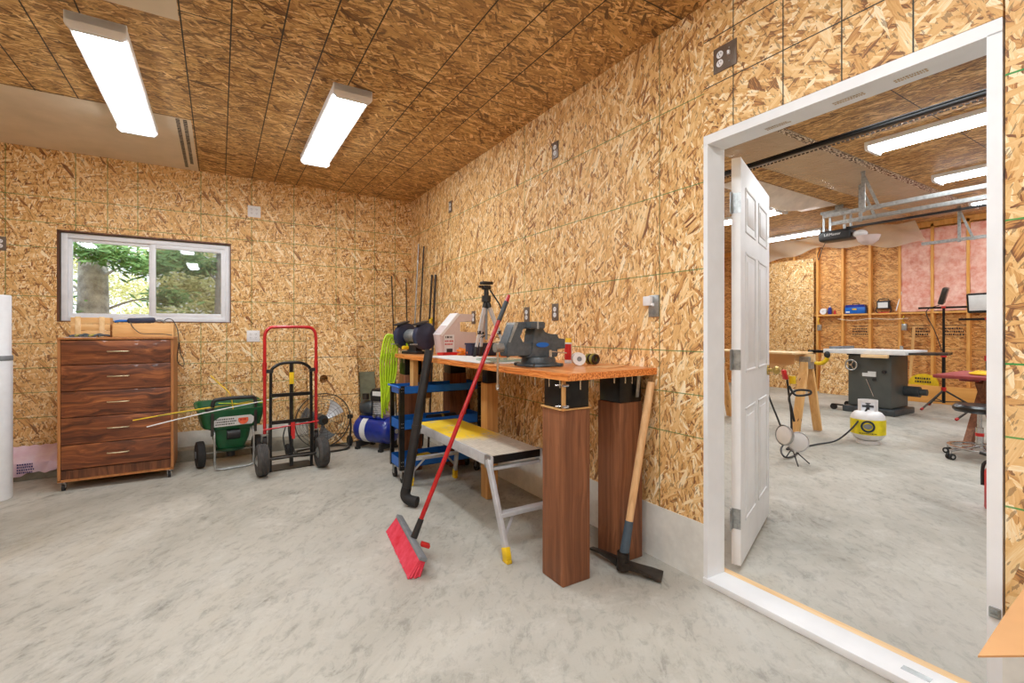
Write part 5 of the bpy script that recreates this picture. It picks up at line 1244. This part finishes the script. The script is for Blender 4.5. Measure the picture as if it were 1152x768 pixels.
MB().sph((7.85, 3.22, 2.60), .09, (1, 1, .6)).build('light_cover', M['whitepl'], op, world=True)
MB().lathe([(0, -.12), (.06, -.115), (.12, -.07), (.145, 0), (.14, 0), (0, 0)], (7.85, 3.12, 2.55), (0, 0, 1), 28).build('light_lens', M['jug'], op, world=True)
for (x, y) in ((7.76, 3.38), (7.76, 3.66), (7.95, 3.38), (7.95, 3.66)): MB().bx(x-.008, x+.008, y-.015, y+.015, 2.69, GH_-.09).build('hanger_strap', M['zinc'], op, world=True)
MB().bx(7.74, 7.97, 3.36, 3.70, GH_-.10, GH_-.06).bx(7.74, 7.78, 3.40, 3.50, GH_-.06, GH_-.001).build('hanger_bar', M['zinc'], op, world=True)
MB().tube(cr([(7.9, 3.7, 2.56), (7.95, 3.78, 2.45), (7.9, 3.8, 2.3), (7.93, 3.83, 2.4), (7.95, 3.78, 2.5)], 6), .005, 8).build('cable', M['black'], op, world=True)
def track(name, label, x, y1, z, hangers):
    t = thing(name, label, 'track', (x, y1-.5, z))
    MB().bx(x-.003, x, -2.6, y1, z-.022, z+.022).bx(x, x+.04, -2.6, y1, z+.019, z+.022).bx(x, x+.04, -2.6, y1, z-.022, z-.019).build('channel', M['zinc'], t, world=True)
    for h in hangers:
        MB().bx(x-.012, x-.004, h-.02, h+.02, z-.04, GH_-.001).bx(x-.04, x-.012, h-.02, h+.02, GH_-.01, GH_-.001).bar((x-.02, h+.01, GH_-.02), (x-.02, h-.16, z-.02), .004, .03, (0, 0, 1)).bx(x-.03, x-.012, h-.18, h-.12, z-.035, z-.02).build('hanger', M['zinc'], t, world=True)
    return t
track('door_track', 'nearer galvanised garage door track hung from the ceiling on brackets', 6.30, 2.98, 2.60, (2.55,))
track('door_track', 'second galvanised door track just behind the nearer one', 6.72, 3.08, 2.58, (2.75,))
track('door_track', 'farthest short galvanised track by the pink insulation', 9.35, 3.0, 2.56, (2.55,))
patch('plastic_film', [(4.2, 2.40), (9.9, 2.40), (9.9, 3.12), (4.2, 3.12)], GH_, M['poly_print'], 'long clear plastic strip sagging from the garage ceiling above the door tracks', sag=.05)
patch('plastic_film', [(5.4, 3.40), (7.72, 3.45), (7.70, 3.95), (5.4, 3.80)], GH_, M['polyw'], 'pale plastic strip bulging below the ceiling left of the door opener', sag=.13)
patch('plastic_film', [(8.1, 3.2), (9.4, 3.2), (9.7, 4.2), (8.2, 3.9)], GH_, M['poly'], 'clear plastic film behind the door opener', sag=.10)
def dr(u_, v_):
    y = 3.2+2.9*u_; x = 10.13-.42*(1-v_)**1.5-.05*math.sin(u_*13)
    z = 2.76+.26*(1-v_)-.07*math.sin(u_*7+1)*v_-.03*math.sin(u_*23+v_*4)
    return V((x, y, min(z, GH_-.01)))
single('plastic_drape', MB().grid(dr, 60, 10, 0), M['poly'], (10.1, 4.6, 2.7), 'gathered clear plastic drooping along the top of the far stud wall', 'plastic film')

# ================================================================== OUTDOORS
gd = MB().bx(-14, 1.9, BY+.3, 26, -.5, -.3); struct('ground', gd, M['ground'])
def tree(name, label, x, y, r, h, leafm, cl, seed, lean=0):
    rr = random.Random(seed)
    t = thing(name, label, 'tree', (x, y, -.3))
    pts = [(0, 0, 0), (lean*.1, 0, h*.3), (lean*.4, 0, h*.6), (lean, 0, h)]
    MB().tube(cr(pts, 6), lambda q: r*(1.15-.75*q), 24).build('trunk', M['bark'], t)
    f = MB(); bmn = MB()
    for (cx_, cy_, cz_, cr_, n_) in cl:
        bmn.tube(cr([(lean*.2, 0, max(.6, cz_-.25)), (cx_*.5, cy_*.5, cz_-.05), (cx_, cy_, cz_)], 4), lambda q: .022*(1.1-q), 6)
        for _ in range(int(n_*2.2)):
            d = V((rr.gauss(0, 1), rr.gauss(0, 1), rr.gauss(0, .45)))*cr_*.55
            c_ = V((cx_, cy_, cz_))+d
            a = V((rr.gauss(0, 1), rr.gauss(0, 1), rr.gauss(0, .5))).normalized(); b2 = a.orthogonal().normalized()
            L_, w_ = rr.uniform(.05, .10), rr.uniform(.012, .022)
            vs_ = [f.bm.verts.new(c_-a*L_), f.bm.verts.new(c_+b2*w_), f.bm.verts.new(c_+a*L_), f.bm.verts.new(c_-b2*w_)]
            f.bm.faces.new(vs_)
    bmn.build('branch', M['bark'], t)
    f.build('foliage', M[leafm], t)
    return t
tree('conifer_tree', 'thick grey trunk with green boughs close outside the left window pane', -1.36, 7.9, .175, 6, 'leaf', [(.55, -.3, 2.35, .28, 260), (.75, .2, 1.95, .22, 160), (-.35, -.4, 2.5, .25, 200), (-.45, -.2, 1.75, .28, 200), (.15, -.5, 2.45, .25, 200), (-.2, -.5, 1.38, .20, 140), (.3, -.5, 1.42, .22, 150), (.9, .4, 2.55, .25, 160), (-.55, .3, 2.15, .2, 90)], 2)
tree('bushy_tree', 'yellow green leafy tree outside the right window pane', .15, 10.5, .12, 6, 'leafy', [(-.6, -.4, 2.3, .45, 420), (-.1, -.5, 2.0, .4, 420), (.4, 0, 2.7, .5, 300), (-.5, 0, 1.6, .5, 420), (.3, -.3, 1.5, .45, 350), (-.9, 0, 2.8, .4, 250), (.0, .3, 2.9, .5, 260)], 4, .3)
tree('slim_tree', 'dark slim tree behind the bushes at the right of the window', -.02, 8.6, .07, 6, 'leaf', [(.1, .2, 2.55, .22, 120), (-.25, .1, 2.45, .22, 130)], 6, .15)
tree('distant_tree', 'pale distant tree far beyond the window', -3.2, 15, .2, 7, 'leafy', [(0, 0, 3.2, .9, 600), (1.2, .5, 2.6, .8, 500), (-1, .4, 2.6, .8, 400), (2.4, 1, 3.4, .9, 500), (1.8, 0, 1.9, .7, 400)], 8)
tree('distant_bush', 'low pale green bush far beyond the window', .5, 21, .1, 3, 'leafy', [(-2.4, 0, 1.9, 1.2, 600), (-1, 0, 2.6, 1.3, 700), (.4, .5, 1.9, 1.2, 500), (-3.6, 0, 1.4, .9, 400)], 9)

# ================================================================== WORLD, LIGHT, CAMERA
wd_ = bpy.data.worlds.new('world'); sc.world = wd_; wd_.use_nodes = True
bg = wd_.node_tree.nodes['Background']; bg.inputs[0].default_value = (.86, .93, 1, 1); bg.inputs[1].default_value = 1.1
sun = bpy.data.lights.new('sun', 'SUN'); sun.energy = 1.6; sun.angle = .05; sun.color = (1, .96, .88)
so_ = bpy.data.objects.new('sun', sun); COL.objects.link(so_); so_.rotation_euler = (math.radians(38), math.radians(20), 0)

cam = bpy.data.cameras.new('camera'); co_ = bpy.data.objects.new('camera', cam); COL.objects.link(co_)
co_.location = (0, 0, 1.19)
th = math.atan((576-247)/536)
co_.rotation_euler = (PI/2, 0, -th)
cam.sensor_width = 36; cam.lens = 36*536/1152; cam.shift_y = -(384-373)/1152
cam.clip_start = .05; cam.clip_end = 200
sc.camera = co_
sc.view_settings.view_transform = 'Standard'; sc.view_settings.look = 'None'; sc.view_settings.gamma = 1
sc.view_settings.use_curve_mapping = False; sc.view_settings.exposure = .86
sc.cycles.use_denoising = True; sc.cycles.max_bounces = 8; sc.cycles.diffuse_bounces = 6; sc.cycles.transparent_max_bounces = 12
sc.cycles.sample_clamp_indirect = 8
